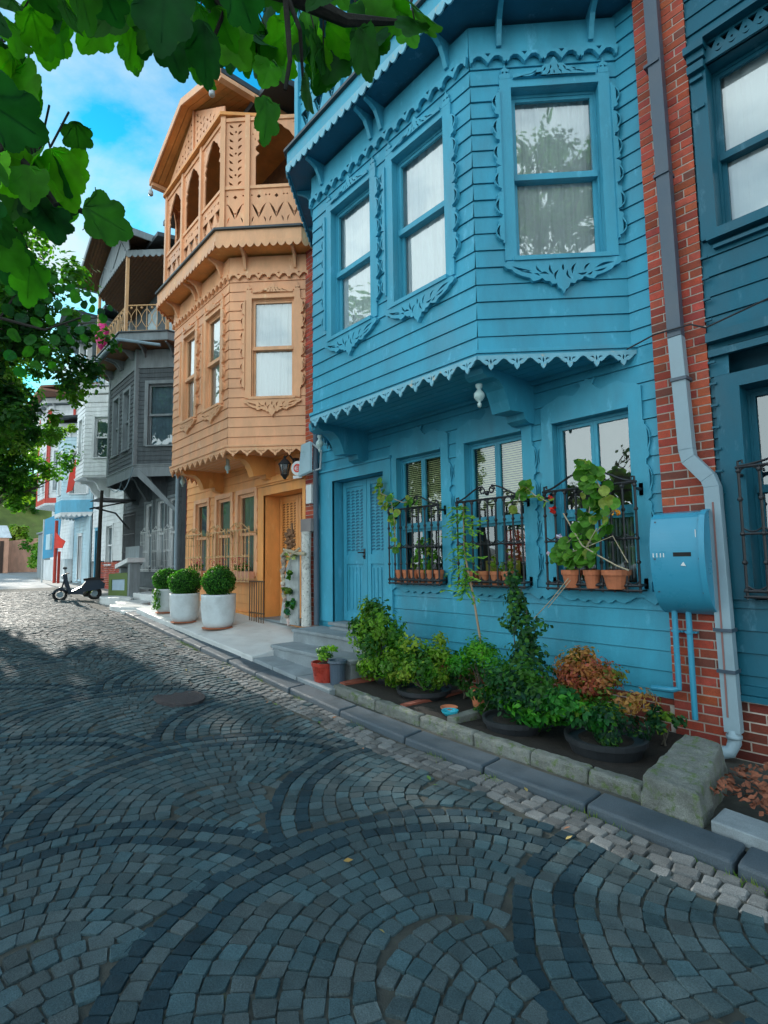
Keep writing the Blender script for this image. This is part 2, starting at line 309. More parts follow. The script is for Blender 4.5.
# far road surface, worn setts read as a smooth sheet
sheet('far_road', [-14 - i * 3 for i in range(30)], lambda x: [-5, -2, 1, yk(x) - .3], lambda x, y: zst(x) - .012, surf('worn setts far off', (.27, .29, .30), rough=.9, var=.2, vscale=2.5, bump=.5, bscale=18, grime=.4, gcol=(.12, .13, .13)))
rows = []
CEN = []
for k in range(-2, 12):
    for (ox, oy) in ((-1.55, 1.78), (-.47, 3.14), (-.47, .42), (-1.55, -.94), (-.47, -2.3)):
        CEN.append((ox - 2.15 * k, oy))
RB = 1.47
def owner(x, y):
    best = None
    for c in CEN:
        d = math.hypot(x - c[0], y - c[1])
        if d < RB + .002 and (best is None or c[0] > best[0] + .01 or (abs(c[0] - best[0]) < .01 and d < best[1])): best = (c[0], d, c[1])
    return best
m = MB()
def warp(p):
    x, y = p; return (x + .022 * sin(3.1 * y + 1.3 * x) + .010 * sin(9 * y - 4 * x), y + .022 * sin(2.7 * x + .8 * y) + .010 * sin(8 * x + 5 * y))
def stone(m, P, z, col, h=.012, inset=.10, dome=.004):
    P = [warp(p) for p in P]; cx = sum(p[0] for p in P) / 4; cy = sum(p[1] for p in P) / 4
    if P[0][0] > -9:                       # near stones get broken corners
        Q = []
        for i in range(4):
            a, b_, c_ = P[i - 1], P[i], P[(i + 1) % 4]; k1, k2 = U(.05, .15), U(.05, .15)
            Q += [(lerp(b_[0], a[0], k1), lerp(b_[1], a[1], k1)), (lerp(b_[0], c_[0], k2), lerp(b_[1], c_[1], k2))]
        P = Q
    n = len(P)
    m.col = col; b = len(m.v); tl = [U(-.004, .004) for _ in P]
    mid = []
    for p in P: m.vert((p[0], p[1], z - .03))
    for p in P: m.vert((lerp(p[0], cx, .02), lerp(p[1], cy, .02), z - .005))
    for p, q in zip(P, tl): m.vert((lerp(p[0], cx, inset), lerp(p[1], cy, inset), z + h * .75 + q * .6))
    m.f.append(tuple(b + 2 * n + i for i in range(n)))
    for i in range(n):
        j = (i + 1) % n
        m.f.append((b + i, b + j, b + n + j, b + n + i)); m.f.append((b + n + i, b + n + j, b + 2 * n + j, b + 2 * n + i))
def stonecol(dark=False, light=False):
    if dark: v = U(.034, .060); return (v * .4, v * 1.0, v * 1.35)
    if light: v = U(.11, .24); return (v * .96, v, v * 1.0)
    v = U(.070, .118) * (1.2 if rnd() < .12 else 1); k = rnd()
    return (v * lerp(.50, .74, k), v, v * lerp(1.18, 1.06, k))
NR = 15; rw = RB / NR
for (cx, cy) in CEN:
    if cx < -27 or cx > 3: continue
    # the middle of a fan: short arcs laid across, no rosette
    ox_, oy_ = cx + .62, cy + .06
    for kk in range(2, 14):
        ra = kk * rw - .02; rb = ra + rw; rm = (ra + rb) / 2; n = max(6, round(2 * pi * rm / .10)); ph = rnd()
        for j in range(n):
            a0 = 2 * pi * (j + ph) / n; a1 = a0 + 2 * pi / n; am = (a0 + a1) / 2; x, y = ox_ + rm * cos(am), oy_ + rm * sin(am)
            if math.hypot(x - cx, y - cy) > 3.72 * rw or y < -2.2 or y > yk(x) - .315 or x > 1.6 or x < -24: continue
            o = owner(x, y)
            if not o or abs(o[0] - cx) > .01 or abs(o[2] - cy) > .01: continue
            g = .003; ga = g / rm; q_ = lambda: U(-.009, .009)
            stone(m, [(ox_ + (r + q_()) * cos(a) , oy_ + (r + q_()) * sin(a)) for r, a in ((ra + g, a0 + ga), (rb - g, a0 + ga), (rb - g, a1 - ga), (ra + g, a1 - ga))], zst(x) + U(-.002, .004), stonecol(), h=.010, inset=U(.035, .08))
    for k in range(4, NR):
        r0 = k * rw; r1 = r0 + rw; rm = (r0 + r1) / 2
        n = max(6, round(2 * pi * rm / (.099 if k > 3 else .085))); ph = rnd()
        far = cx < -13
        for j in range(n):
            a0 = 2 * pi * (j + ph) / n; a1 = 2 * pi * (j + 1 + ph) / n; am = (a0 + a1) / 2
            x, y = cx + rm * cos(am), cy + rm * sin(am)
            if y < -2.2 or y > yk(x) - .315 or x > 1.6 or x < -24: continue
            o = owner(x, y)
            if not o or abs(o[0] - cx) > .01 or abs(o[2] - cy) > .01: continue
            g = .0026; ga = g / max(rm, .1); j_ = lambda s=.007: U(-s, s) * (2.0 if k < 4 else 1)
            P = [(cx + (r + j_()) * cos(a + j_(.006) / max(rm, .12)), cy + (r + j_()) * sin(a + j_(.006) / max(rm, .12))) for r, a in ((r0 + g, a0 + ga), (r1 - g, a0 + ga), (r1 - g, a1 - ga), (r0 + g, a1 - ga))]
            P = P[::-1] if False else P
            dark = k in (14, 12) and rnd() < .97
            stone(m, P, zst(x) + U(-.002, .004), stonecol(dark), h=.010 if not dark else .009, inset=U(.035, .08))
# pale gutter setts along the kerb, slightly irregular
for r in range(3):
    x = 1.6 - r * .05
    while x > -15:
        l = U(.09, .15); y1 = yk(x) - .012 - r * .098; y0 = y1 - .088
        j = lambda: U(-.006, .006)
        P = [(x - l + .004 + j(), y0 + j()), (x - .004 + j(), y0 + j()), (x - .004 + j(), y1 + j()), (x - l + .004 + j(), y1 + j())]
        stone(m, P, zst(x) + U(-.003, .006) + (.004 if r < 3 else 0), stonecol(light=rnd() < .93), h=.012, inset=U(.08, .2))
        x -= l
road = tag(m.build('road', M['cobble']), kind='structure')
sheet('road_bed', [5 - i * .8 for i in range(40)], lambda x: [-4, -1, 1, 2.2, yk(x) + .02], lambda x, y: zst(x) - .0035, M['joint'])
# kerb stones
m = MB(); x = 1.8
while x > -13.4:
    l = U(.86, 1.08) if x < -1 else .95; x2 = x - l
    n0 = Vector((-(yk(x2) - yk(x)), (x2 - x), 0)).normalized()
    k = lambda xx, o, z: (xx, yk(xx) + o, zst(xx) + z)
    g = .010; a, b = x - g, x2 + g; zz_ = .062 + U(-.004, .004); yo = U(-.008, .008)
    m.hexa([k(b, yo, -.1), k(a, yo, -.1), k(a, .265 + yo, -.1), k(b, .265 + yo, -.1), k(b, yo + .018, zz_), k(a, yo + .018, zz_), k(a, .265 + yo, zz_ + .012), k(b, .265 + yo, zz_ + .012)])
    x = x2
tag(rough(m.build('kerb', M['kerb'], bevel=.016), .004, 2, .12), kind='structure')
# grit strip between kerb and low wall, pavement of slabs
sheet('pavement', [2 - i * .5 for i in range(31)], lambda x: [yk(x) + .22, yk(x) + .8, 5.3], lambda x, y: zst(x) + .048, M['joint'])
m = MB()
for i, (xa, xb, ya, yb, z) in enumerate([(-1.25, -.25, .27, .52, .125), (-.24, .8, .27, .52, .125), (.81, 1.9, .27, .52, .12)]):
    m.hexa([(xa, yk(xa) + ya, zst(xa) - .05), (xb, yk(xb) + ya, zst(xb) - .05), (xb, yk(xb) + yb, zst(xb) - .05), (xa, yk(xa) + yb, zst(xa) - .05)] +
           [(xa, yk(xa) + ya, zst(xa) + z), (xb, yk(xb) + ya, zst(xb) + z), (xb, yk(xb) + yb, zst(xb) + z), (xa, yk(xa) + yb, zst(xa) + z)])
for (xa, xb) in ((-5.35, -6.1), (-6.12, -6.75), (-6.77, -7.35)):
    ya, yb = .26, 1.0; z = .115
    m.hexa([(xb, yk(xb) + ya, zst(xb) - .05), (xa, yk(xa) + ya, zst(xa) - .05), (xa, 4.6, zst(xa) - .05), (xb, 4.6, zst(xb) - .05), (xb, yk(xb) + ya, zst(xb) + z), (xa, yk(xa) + ya, zst(xa) + z), (xa, 4.6, zst(xa) + z), (xb, 4.6, zst(xb) + z)])
tag(rough(m.build('pavement', M['slab'], bevel=.01), .005, 2), kind='structure')
# marble landing before the orange house
m = MB()
def lz(x, y): return lerp(-1.40, -1.05, (-7.35 - x) / 5.8) + lerp(0, .20, (y - 3.75) / 1.45)
E_ = [(-13.2, 3.98), (-11.4, 3.93), (-9.4, 3.88), (-7.35, 3.86)]
for (xa, ya), (xb, yb) in zip(E_, E_[1:]):
    xb_ = xb - .012
    m.hexa([(xa, ya, -1.75), (xb_, yb, -1.75), (xb_, 5.22, -1.75), (xa, 5.22, -1.75), (xa, ya, lz(xa, ya)), (xb_, yb, lz(xb_, yb)), (xb_, 5.22, lz(xb_, 5.22)), (xa, 5.22, lz(xa, 5.22))])
tag(rough(m.build('landing', M['marble'], bevel=.012), .008, 4), kind='structure')
# broken marble slabs before the grey house
m = MB()
for (cx, cy, rx, ry, z, h, a) in ((-14.6, 4.25, .9, .42, -1.2, .16, .1), (-15.8, 4.7, .8, .5, -1.16, .13, -.2), (-17.2, 4.6, .8, .35, -1.15, .2, .15), (-14.2, 4.95, .6, .3, -1.15, .30, 0), (-16.6, 5.5, 1.4, .5, -1.12, .26, .03), (-19, 5.6, 1.2, .5, -1.1, .3, 0), (-13.75, 4.1, .35, .25, -1.2, .1, .5)):
    ring = [(cx + rx * cos(t_) * (1 + .12 * sin(3 * t_)) * cos(a) - ry * sin(t_) * sin(a), cy + rx * cos(t_) * sin(a) + ry * sin(t_) * (1 + .1 * cos(2 * t_)) * cos(a)) for t_ in [2 * pi * i / 9 + .2 for i in range(9)]]
    m.prism(ring, z - .15, z + h)
tag(m.build('pavement', M['marble'], bevel=.02), kind='structure')
# manhole patch of dark small stones
P0 = (-6.45, 2.45); m = MB()
m.prism([(P0[0] + .39 * cos(a), P0[1] + .27 * sin(a)) for a in [2 * pi * i / 20 for i in range(20)]], zst(P0[0]) - .02, zst(P0[0]) + .020)
tag(m.build('manhole_cover', surf('rusty iron', (.05, .045, .05), rough=.8, var=.4, vscale=25, bump=1, bscale=70)), 'rusty iron manhole cover set in the cobbled street near the kerb', 'manhole cover')
# ------------------------------------------------------------------ house parts
def boards(m, F, a0, a1, b0, b1, holes=(), pitch=.18, d0=0.0, off=0.0, lip=.015, jit=True):
    """lapped horizontal boards with shadow gaps, cut around the openings"""
    k = math.floor((b0 - off) / pitch)
    while off + k * pitch < b1:
        r0 = off + k * pitch; r1 = r0 + pitch; k += 1
        lo, hi = max(r0, b0), min(r1, b1)
        if hi - lo < .004: continue
        ks = sorted({lo, hi} | {v for h in holes for v in (h[2], h[3]) if lo < v < hi})
        seg0 = None
        jt = U(-.002, .002) if jit else 0
        for p, q in zip(ks, ks[1:]):
            mid = (p + q) / 2; iv = [(a0, a1)]
            for h in holes:
                if h[2] < mid < h[3]:
                    nv = []
                    for s_, e_ in iv:
                        if h[1] <= s_ or h[0] >= e_: nv.append((s_, e_)); continue
                        if s_ < h[0]: nv.append((s_, h[0]))
                        if h[1] < e_: nv.append((h[1], e_))
                    iv = nv
            dp = lambda b: d0 + jt + lip * (1 - (b - r0) / pitch)
            for s_, e_ in iv:
                top = q - (.007 if abs(q - r1) < 1e-6 else 0)
                m.poly([F(s_, p, dp(p)), F(e_, p, dp(p)), F(e_, top, dp(top)), F(s_, top, dp(top))])
                if abs(p - r0) < 1e-6: m.poly([F(s_, p, d0 - .008), F(e_, p, d0 - .008), F(e_, p, dp(p)), F(s_, p, dp(p))])
                if top < q: m.poly([F(s_, top, dp(top)), F(e_, top, dp(top)), F(e_, top, d0 - .008), F(s_, top, d0 - .008)]); m.poly([F(s_, top, d0 - .008), F(e_, top, d0 - .008), F(e_, q, d0 - .008), F(s_, q, d0 - .008)])
def cresc(x, y, l, bow, w, ang=0, n=6):
    """crescent shaped cut-out"""
    P = []
    for i in range(n + 1):
        t_ = i / n; P.append((-l / 2 + l * t_, bow * sin(pi * t_) + w * sin(pi * t_) / 2))
    for i in range(1, n):
        t_ = 1 - i / n; P.append((-l / 2 + l * t_, bow * sin(pi * t_) - w * sin(pi * t_) / 2))
    c, s = cos(ang), sin(ang)
    return [(x + p[0] * c - p[1] * s, y + p[0] * s + p[1] * c) for p in P]
def dot(x, y, r, n=6, k=1): return [(x + r * cos(2 * pi * i / n), y + k * r * sin(2 * pi * i / n)) for i in range(n)]
def scallop_out(a0, a1, top, b, h, pitch, kind='fan'):
    n = max(1, round((a1 - a0) / pitch)); p = (a1 - a0) / n; out = [(a0, top)]; holes = []
    for i in range(n):
        s = a0 + i * p
        if kind == 'fan': sh = [(0, 0), (.10, .10), (.22, .38), (.32, .55), (.38, .50), (.42, .78), (.50, 1), (.58, .78), (.62, .50), (.68, .55), (.78, .38), (.90, .10)]
        elif kind == 'brace': sh = [(0, .72), (.03, .9), (.08, .78), (.10, .45), (.2, .18), (.32, .22), (.42, .6), (.5, .98), (.58, .6), (.68, .22), (.8, .18), (.90, .45), (.92, .78), (.97, .9)]
        else: sh = [(0, 0), (.15, .5), (.3, .85), (.5, 1), (.7, .85), (.85, .5)]
        out += [(s + p * u, b - h * v) for u, v in sh]
        if kind == 'fan':
            holes.append(cresc(s + p * .34, b - h * .22, p * .20, .012, h * .14, -.5)); holes.append(cresc(s + p * .66, b - h * .22, p * .20, .012, h * .14, .5)); holes.append(cresc(s + p * .5, b - h * .25, h * .5, 0, p * .07, pi / 2))
        elif kind == 'brace': holes.append([(s + p * .42, b + h * .05), (s + p * .5, b - h * .3), (s + p * .58, b + h * .05)])
    out += [(a1, b), (a1, top)]
    return out[::-1], holes
def lace(m, F, a0, a1, top, b, h, pitch, kind, d0, d1):
    o, hs = scallop_out(a0, a1, top, b, h, pitch, kind); m.plate(F, o, hs, d0, d1, back=True)
def apron(m, F, ac, w, top, d0, d1, k=1.0):
    half = [(.5, 0), (.53, -.035), (.50, -.06), (.46, -.07), (.43, -.10), (.36, -.13), (.30, -.145), (.27, -.175), (.22, -.165), (.19, -.15), (.16, -.175), (.12, -.18), (.10, -.205), (.06, -.20), (.045, -.235), (.02, -.25), (0, -.285)]
    o = [(ac + x * w, top + y * w * k) for x, y in half] + [(ac - x * w, top + y * w * k) for x, y in half[:-1]][::-1]
    hs = []
    for s in (1, -1):
        for (x, y, l, bw, wd, an) in ((.37, -.065, .18, .012, .018, .28), (.33, -.10, .12, -.008, .014, .25), (.215, -.075, .09, .012, .014, .9), (.17, -.12, .09, -.014, .015, .1), (.10, -.085, .11, .016, .016, 1.25), (.055, -.13, .10, .018, .015, 1.9), (.235, -.125, .06, -.01, .012, .5)):
            hs.append(cresc(ac + s * x * w, top + y * w * k, l * w, s * bw * w, wd * w * 1.35, an * s if s > 0 else an * s))
    hs.append(cresc(ac, top - .07 * w * k, .07 * w, 0, .02 * w, pi / 2))
    m.plate(F, o[::-1], hs, d0, d1)
def crest(m, F, ac, w, bot, d0, d1):
    half = [(.5, 0), (.5, .05), (.46, .062), (.40, .05), (.34, .075), (.27, .07), (.22, .11), (.15, .115), (.11, .155), (.05, .16), (.03, .20), (.015, .235), (0, .245)]
    o = [(ac + x * w, bot + y * w) for x, y in half] + [(ac - x * w, bot + y * w) for x, y in half[:-1]][::-1]
    hs = []
    for s in (1, -1):
        for (x, y, l, bw, wd, an) in ((.30, .035, .16, .012, .016, -.22), (.24, .07, .08, .01, .014, -.6), (.17, .045, .09, .014, .016, -.5), (.12, .095, .07, .01, .015, -1.1), (.07, .05, .08, .012, .015, -1.0), (.045, .115, .06, .008, .014, -1.4)):
            hs.append(cresc(ac + s * x * w, bot + y * w, l * w, s * bw * w, wd * w * 1.3, an * s))
    hs.append(cresc(ac, bot + .05 * w, .05 * w, 0, .018 * w, pi / 2))
    m.plate(F, o, hs, d0, d1)
def scroll(m, F, a, b0, b1, s, d0, d1, unit=.26, wd=.075):
    """carved edge strip beside a window: a chain of hooks, s = side it bulges to"""
    n = max(1, round((b1 - b0) / unit)); u = (b1 - b0) / n; out = [(a, b0)]; hs = []
    for i in range(n):
        y = b0 + i * u; fl = i >= n / 2
        sh = [(.02, .25), (.10, .15), (.16, .50), (.28, .86), (.45, 1.0), (.62, .92), (.78, .62), (.88, .75), (.95, .55), (.99, .2)]
        if fl: sh = [(1 - p, q) for p, q in sh][::-1]
        out += [(a + s * wd * q, y + u * p) for p, q in sh]
        hs.append(cresc(a + s * wd * .50, y + u * (.46 if not fl else .54), u * .50, -s * wd * .26, wd * .34, pi / 2))
    out.append((a, b1))
    if s > 0: pass
    else: out = out[::-1]
    m.plate(F, out, hs, d0, d1)
def sash_window(H, F, a0, a1, b0, b1, mats, curt='white', rail=.5, deep=.09, case=.115, orn=True, name='window', glass='glass_bright', scr=(1, 1), mull=False, header=.20, sill=True, low=None, uap=1.0):
    trim, frame = mats
    m = MB(); fw = .036; of = .02
    # reveal
    m.poly([F(a0, b0, -.001), F(a0, b1, -.001), F(a0, b1, -deep - .05), F(a0, b0, -deep - .05)]); m.poly([F(a1, b0, -.001), F(a1, b0, -deep - .05), F(a1, b1, -deep - .05), F(a1, b1, -.001)])
    m.poly([F(a0, b1, -.001), F(a1, b1, -.001), F(a1, b1, -deep - .05), F(a0, b1, -deep - .05)]); m.poly([F(a0, b0, -.001), F(a0, b0, -deep - .05), F(a1, b0, -deep - .05), F(a1, b0, -.001)])
    br = lerp(b0, b1, rail)
    def sash(p0, p1, q0, q1, d):
        m.fbox(F, p0, p0 + fw, q0, q1, d - .035, d); m.fbox(F, p1 - fw, p1, q0, q1, d - .035, d)
        m.fbox(F, p0 + fw, p1 - fw, q0, q0 + fw, d - .035, d - .001); m.fbox(F, p0 + fw, p1 - fw, q1 - fw, q1, d - .035, d - .001)
    m.fbox(F, a0 + .001, a0 + of, b0, b1 - .001, -deep - .03, -deep + .035); m.fbox(F, a1 - of, a1 - .001, b0, b1 - .001, -deep - .03, -deep + .035); m.fbox(F, a0 + of, a1 - of, b1 - .03, b1 - .001, -deep - .03, -deep + .034)
    if mull:
        ac = (a0 + a1) / 2; bt = br
        for p0, p1 in ((a0 + of, ac - .001), (ac + .001, a1 - of)): sash(p0, p1, bt, b1 - .03, -deep + .02); sash(p0, p1, b0, bt - .05, -deep + .02)
        m.fbox(F, a0 + of, a1 - of, bt - .05, bt, -deep - .03, -deep + .05)
    else:
        sash(a0 + of, a1 - of, br - .02, b1 - .03, -deep + .025); sash(a0 + of, a1 - of, b0, br, -deep - .012)
        m.fbox(F, a0 + of, a1 - of, br - .035, br + .03, -deep - .01, -deep + .045)
    W = m.build(name, frame, H)
    c = MB()                                # casing boards
    t_ = case
    if t_:
        c.fbox(F, a0 - t_, a0, b0 - .02, b1 + t_, 0, .034); c.fbox(F, a1, a1 + t_, b0 - .02, b1 + t_, 0, .034); c.fbox(F, a0, a1, b1, b1 + t_, 0, .033)
        c.fbox(F, a0 - t_ * .0, a1 + t_ * .0, b1 + .002, b1 + .022, .033, .05)
        c.build('casing', trim, W)
    if sill:
        c = MB(); c.fbox(F, a0 - .035, a1 + .035, b0 - .045, b0, -deep, .075); c.build('sill', trim, W)
    if orn:
        o = MB(); wdt = a1 - a0 + 2 * t_
        apron(o, F, (a0 + a1) / 2, wdt * .98, b0 - .045, .004, .058, uap * 1.15)
        o.build('apron', trim, W)
        o = MB(); crest(o, F, (a0 + a1) / 2, (a1 - a0) * .95, b1 + t_ - .015, .006, .056); o.build('crest', trim, W)
        for s, sd in ((a0 - t_ * .5, -1), (a1 + t_ * .5, 1)):
            o = MB(); scroll(o, F, a0 - t_ if sd < 0 else a1 + t_, b0 + .15, b1 - .02, sd, .008, .056, wd=.085); o.build('scroll_carving', trim, W); o = MB()
            o.plate(F, [(s - .05, b1 + t_), (s + .05, b1 + t_), (s + .055, b1 + t_ + .05), (s + .03, b1 + t_ + .06), (s + .045, b1 + t_ + .10), (s + .012, b1 + t_ + .12), (s, b1 + t_ + .17), (s - .012, b1 + t_ + .12), (s - .045, b1 + t_ + .10), (s - .03, b1 + t_ + .06), (s - .055, b1 + t_ + .05)], [dot(s - .02, b1 + t_ + .07, .012), dot(s + .02, b1 + t_ + .07, .012)], .006, .036)
            o.build('finial', trim, W)
    g = MB(); g.quad(F, a0 + .03, a1 - .03, br, b1 - .04, -deep - .004); g.build('pane', M[glass], W)
    g = MB(); g.quad(F, a0 + .03, a1 - .03, b0 + .02, br - .02, -deep - .03); g.build('pane', M[glass], W)
    cd = -deep - .055
    if curt in ('white', 'grey'):
        g = MB(); n = 44
        for i in range(n):
            p, q = lerp(a0, a1, i / n), lerp(a0, a1, (i + 1) / n); f = lambda x: cd - .010 + .009 * sin(x * 38) + .006 * sin(x * 91 + 1)
            g.poly([F(p, b0, f(p)), F(q, b0, f(q)), F(q, b1, f(q)), F(p, b1, f(p))])
        g.build('curtain', M['curtain' if curt == 'white' else 'curtain_grey'], W, smooth=True)
    elif curt == 'blind':
        g = MB(); y = lerp(b0, b1, .52)
        while y < b1 - .05: g.poly([F(a0 + .06, y, cd + .012), F(a1 - .06, y, cd + .012), F(a1 - .06, y + .018, cd), F(a0 + .06, y + .018, cd)]); y += .028
        g.build('blind', M['blind'], W)
        g = MB(); g.quad(F, a0, a1, b0, b1, cd - .02); g.build('backing', M['dark'], W)
    else:
        g = MB(); g.quad(F, a0, a1, b0, b1, cd - .02); g.build('backing', M['interior' if curt == 'dim' else 'dark'], W)
    return W
def chamfer_poly(xl, xr, Yg, Yf, e=0.0, cut=True):
    """outline of a bay with 45 degree sides, offset by e"""
    d = Yg - Yf
    return [(xl - d - .4142 * e - e, Yg), (xl - .4142 * e, Yf - e), (xr + .4142 * e, Yf - e), (xr + d + .4142 * e + e, Yg)]
def clip_side(P, Yg, lim0, lim1):
    """turns the ends of an offset bay outline straight back to the wall at x limits"""
    (x0, y0), a, b, (x1, y1) = P
    out = []
    if x0 < lim0: out += [(lim0, Yg), (lim0, Yg - (lim0 - x0))]
    else: out += [(x0, Yg)]
    out += [a, b]
    if x1 > lim1: out += [(lim1, Yg - (x1 - lim1)), (lim1, Yg)]
    else: out += [(x1, Yg)]
    return out
def seg_frames(P):
    for (x0, y0), (x1, y1) in zip(P, P[1:]):
        l = math.hypot(x1 - x0, y1 - y0)
        if l > .02: yield fr(x0, y0, (x1 - x0) / l, (y1 - y0) / l), l
def console(m, x, w, Yg, Yf, ztop, drop, kind='s'):
    """curled wooden console under a bay: profile in (distance from the wall, height)"""
    d = Yg - Yf
    pr = [(0, 0), (d, 0), (d, -.06), (d - .02, -.11), (d - .09, -.14), (d - .18, -.12), (d - .27, -.13), (d - .36, -.20), (d - .42, -.31), (d - .46, -.42), (.10 + .12, -drop + .10), (.20, -drop + .03), (.12, -drop), (0, -drop)]
    pr = [(max(0, p), q) for p, q in pr]
    F = lambda a, b, dd=0: (x + dd, Yg - a, ztop + b)
    m.plate(F, pr, (), -w / 2, w / 2, back=True)
    for i in range(3):
        pass
def small_bracket(m, F, a, top, out, drop, w=.05):
    pr = [(0, 0), (out, 0), (out, -.04), (out * .75, -.06), (out * .5, -.10), (out * .32, -.2), (out * .28, -drop * .8), (out * .2, -drop), (0, -drop)]
    G = lambda p, q, dd=0: F(a + dd, top + q, p)
    m.plate(G, pr, (), -w / 2, w / 2, back=True)
def fret_panel(F, m, a0, a1, b0, b1, d0, d1, seed='v'):
    w, h = a1 - a0, b1 - b0; hs = []
    n = max(1, round(w / .30)); p = w / n
    for i in range(n):
        x = a0 + p * (i + .5)
        if seed == 'v':
            for s in (1, -1):
                hs.append(cresc(x + s * p * .20, b0 + h * .50, h * .40, s * .012, .042, pi / 2 - s * .42)); hs.append(cresc(x + s * p * .32, b0 + h * .30, h * .16, s * -.012, .024, pi / 2 + s * .3))
                hs.append(dot(x + s * p * .34, b0 + h * .12, .022)); hs.append(dot(x + s * p * .40, b0 + h * .86, .020, 4)); hs.append(dot(x + s * p * .40, b0 + h * .66, .013, 4))
            hs.append(dot(x, b0 + h * .83, .040, 4)); hs.append(dot(x, b0 + h * .10, .036, 4)); hs.append(dot(x, b0 + h * .45, .022, 4))
        elif seed == 'dots':
            for r in range(max(2, int(h / .13))):
                y = b0 + (r + .5) * h / max(2, int(h / .13))
                for s in (1, -1): hs.append(cresc(x + s * p * .22, y, .11, s * .014, .040, s * (.75)))
                if r % 3 == 1: hs.append(dot(x, y + .02, .022))
    m.plate(F, [(a0, b0), (a1, b0), (a1, b1), (a0, b1)], hs, d0, d1, back=True)
def arch_panel(F, m, a0, a1, b0, b1, d0, d1, fret=True):
    """board with an ogee arch cut out and small piercings in the corners"""
    w, h = a1 - a0, b1 - b0; c = (a0 + a1) / 2
    half = [(.40, 0), (.40, .45), (.335, .50), (.40, .55), (.40, .60), (.335, .64), (.37, .69), (.30, .75), (.235, .83), (.13, .885), (.10, .92), (0, .965)]
    R_ = [(c + x * w, b0 + y * h) for x, y in half]; L_ = [(c - x * w, b0 + y * h) for x, y in half[:-1]][::-1]
    out = [(a1, b0), (a1, b1), (a0, b1), (a0, b0)] + L_[::-1] + R_[::-1]
    out = [(a0, b0)] + L_[::-1] + R_[::-1] + [(a1, b0), (a1, b1), (a0, b1)]
    hs = []
    if fret:
        for s in (1, -1):
            hs += [cresc(c + s * w * .42, b0 + h * .90, .07, s * .012, .02, s * .8), cresc(c + s * w * .33, b0 + h * .95, .06, s * .008, .016, -s * .4), dot(c + s * w * .455, b0 + h * .80, .014), cresc(c + s * w * .42, b0 + h * .72, .06, s * .01, .016, pi / 2)]
    m.plate(F, out[::-1], hs, d0, d1, back=True)

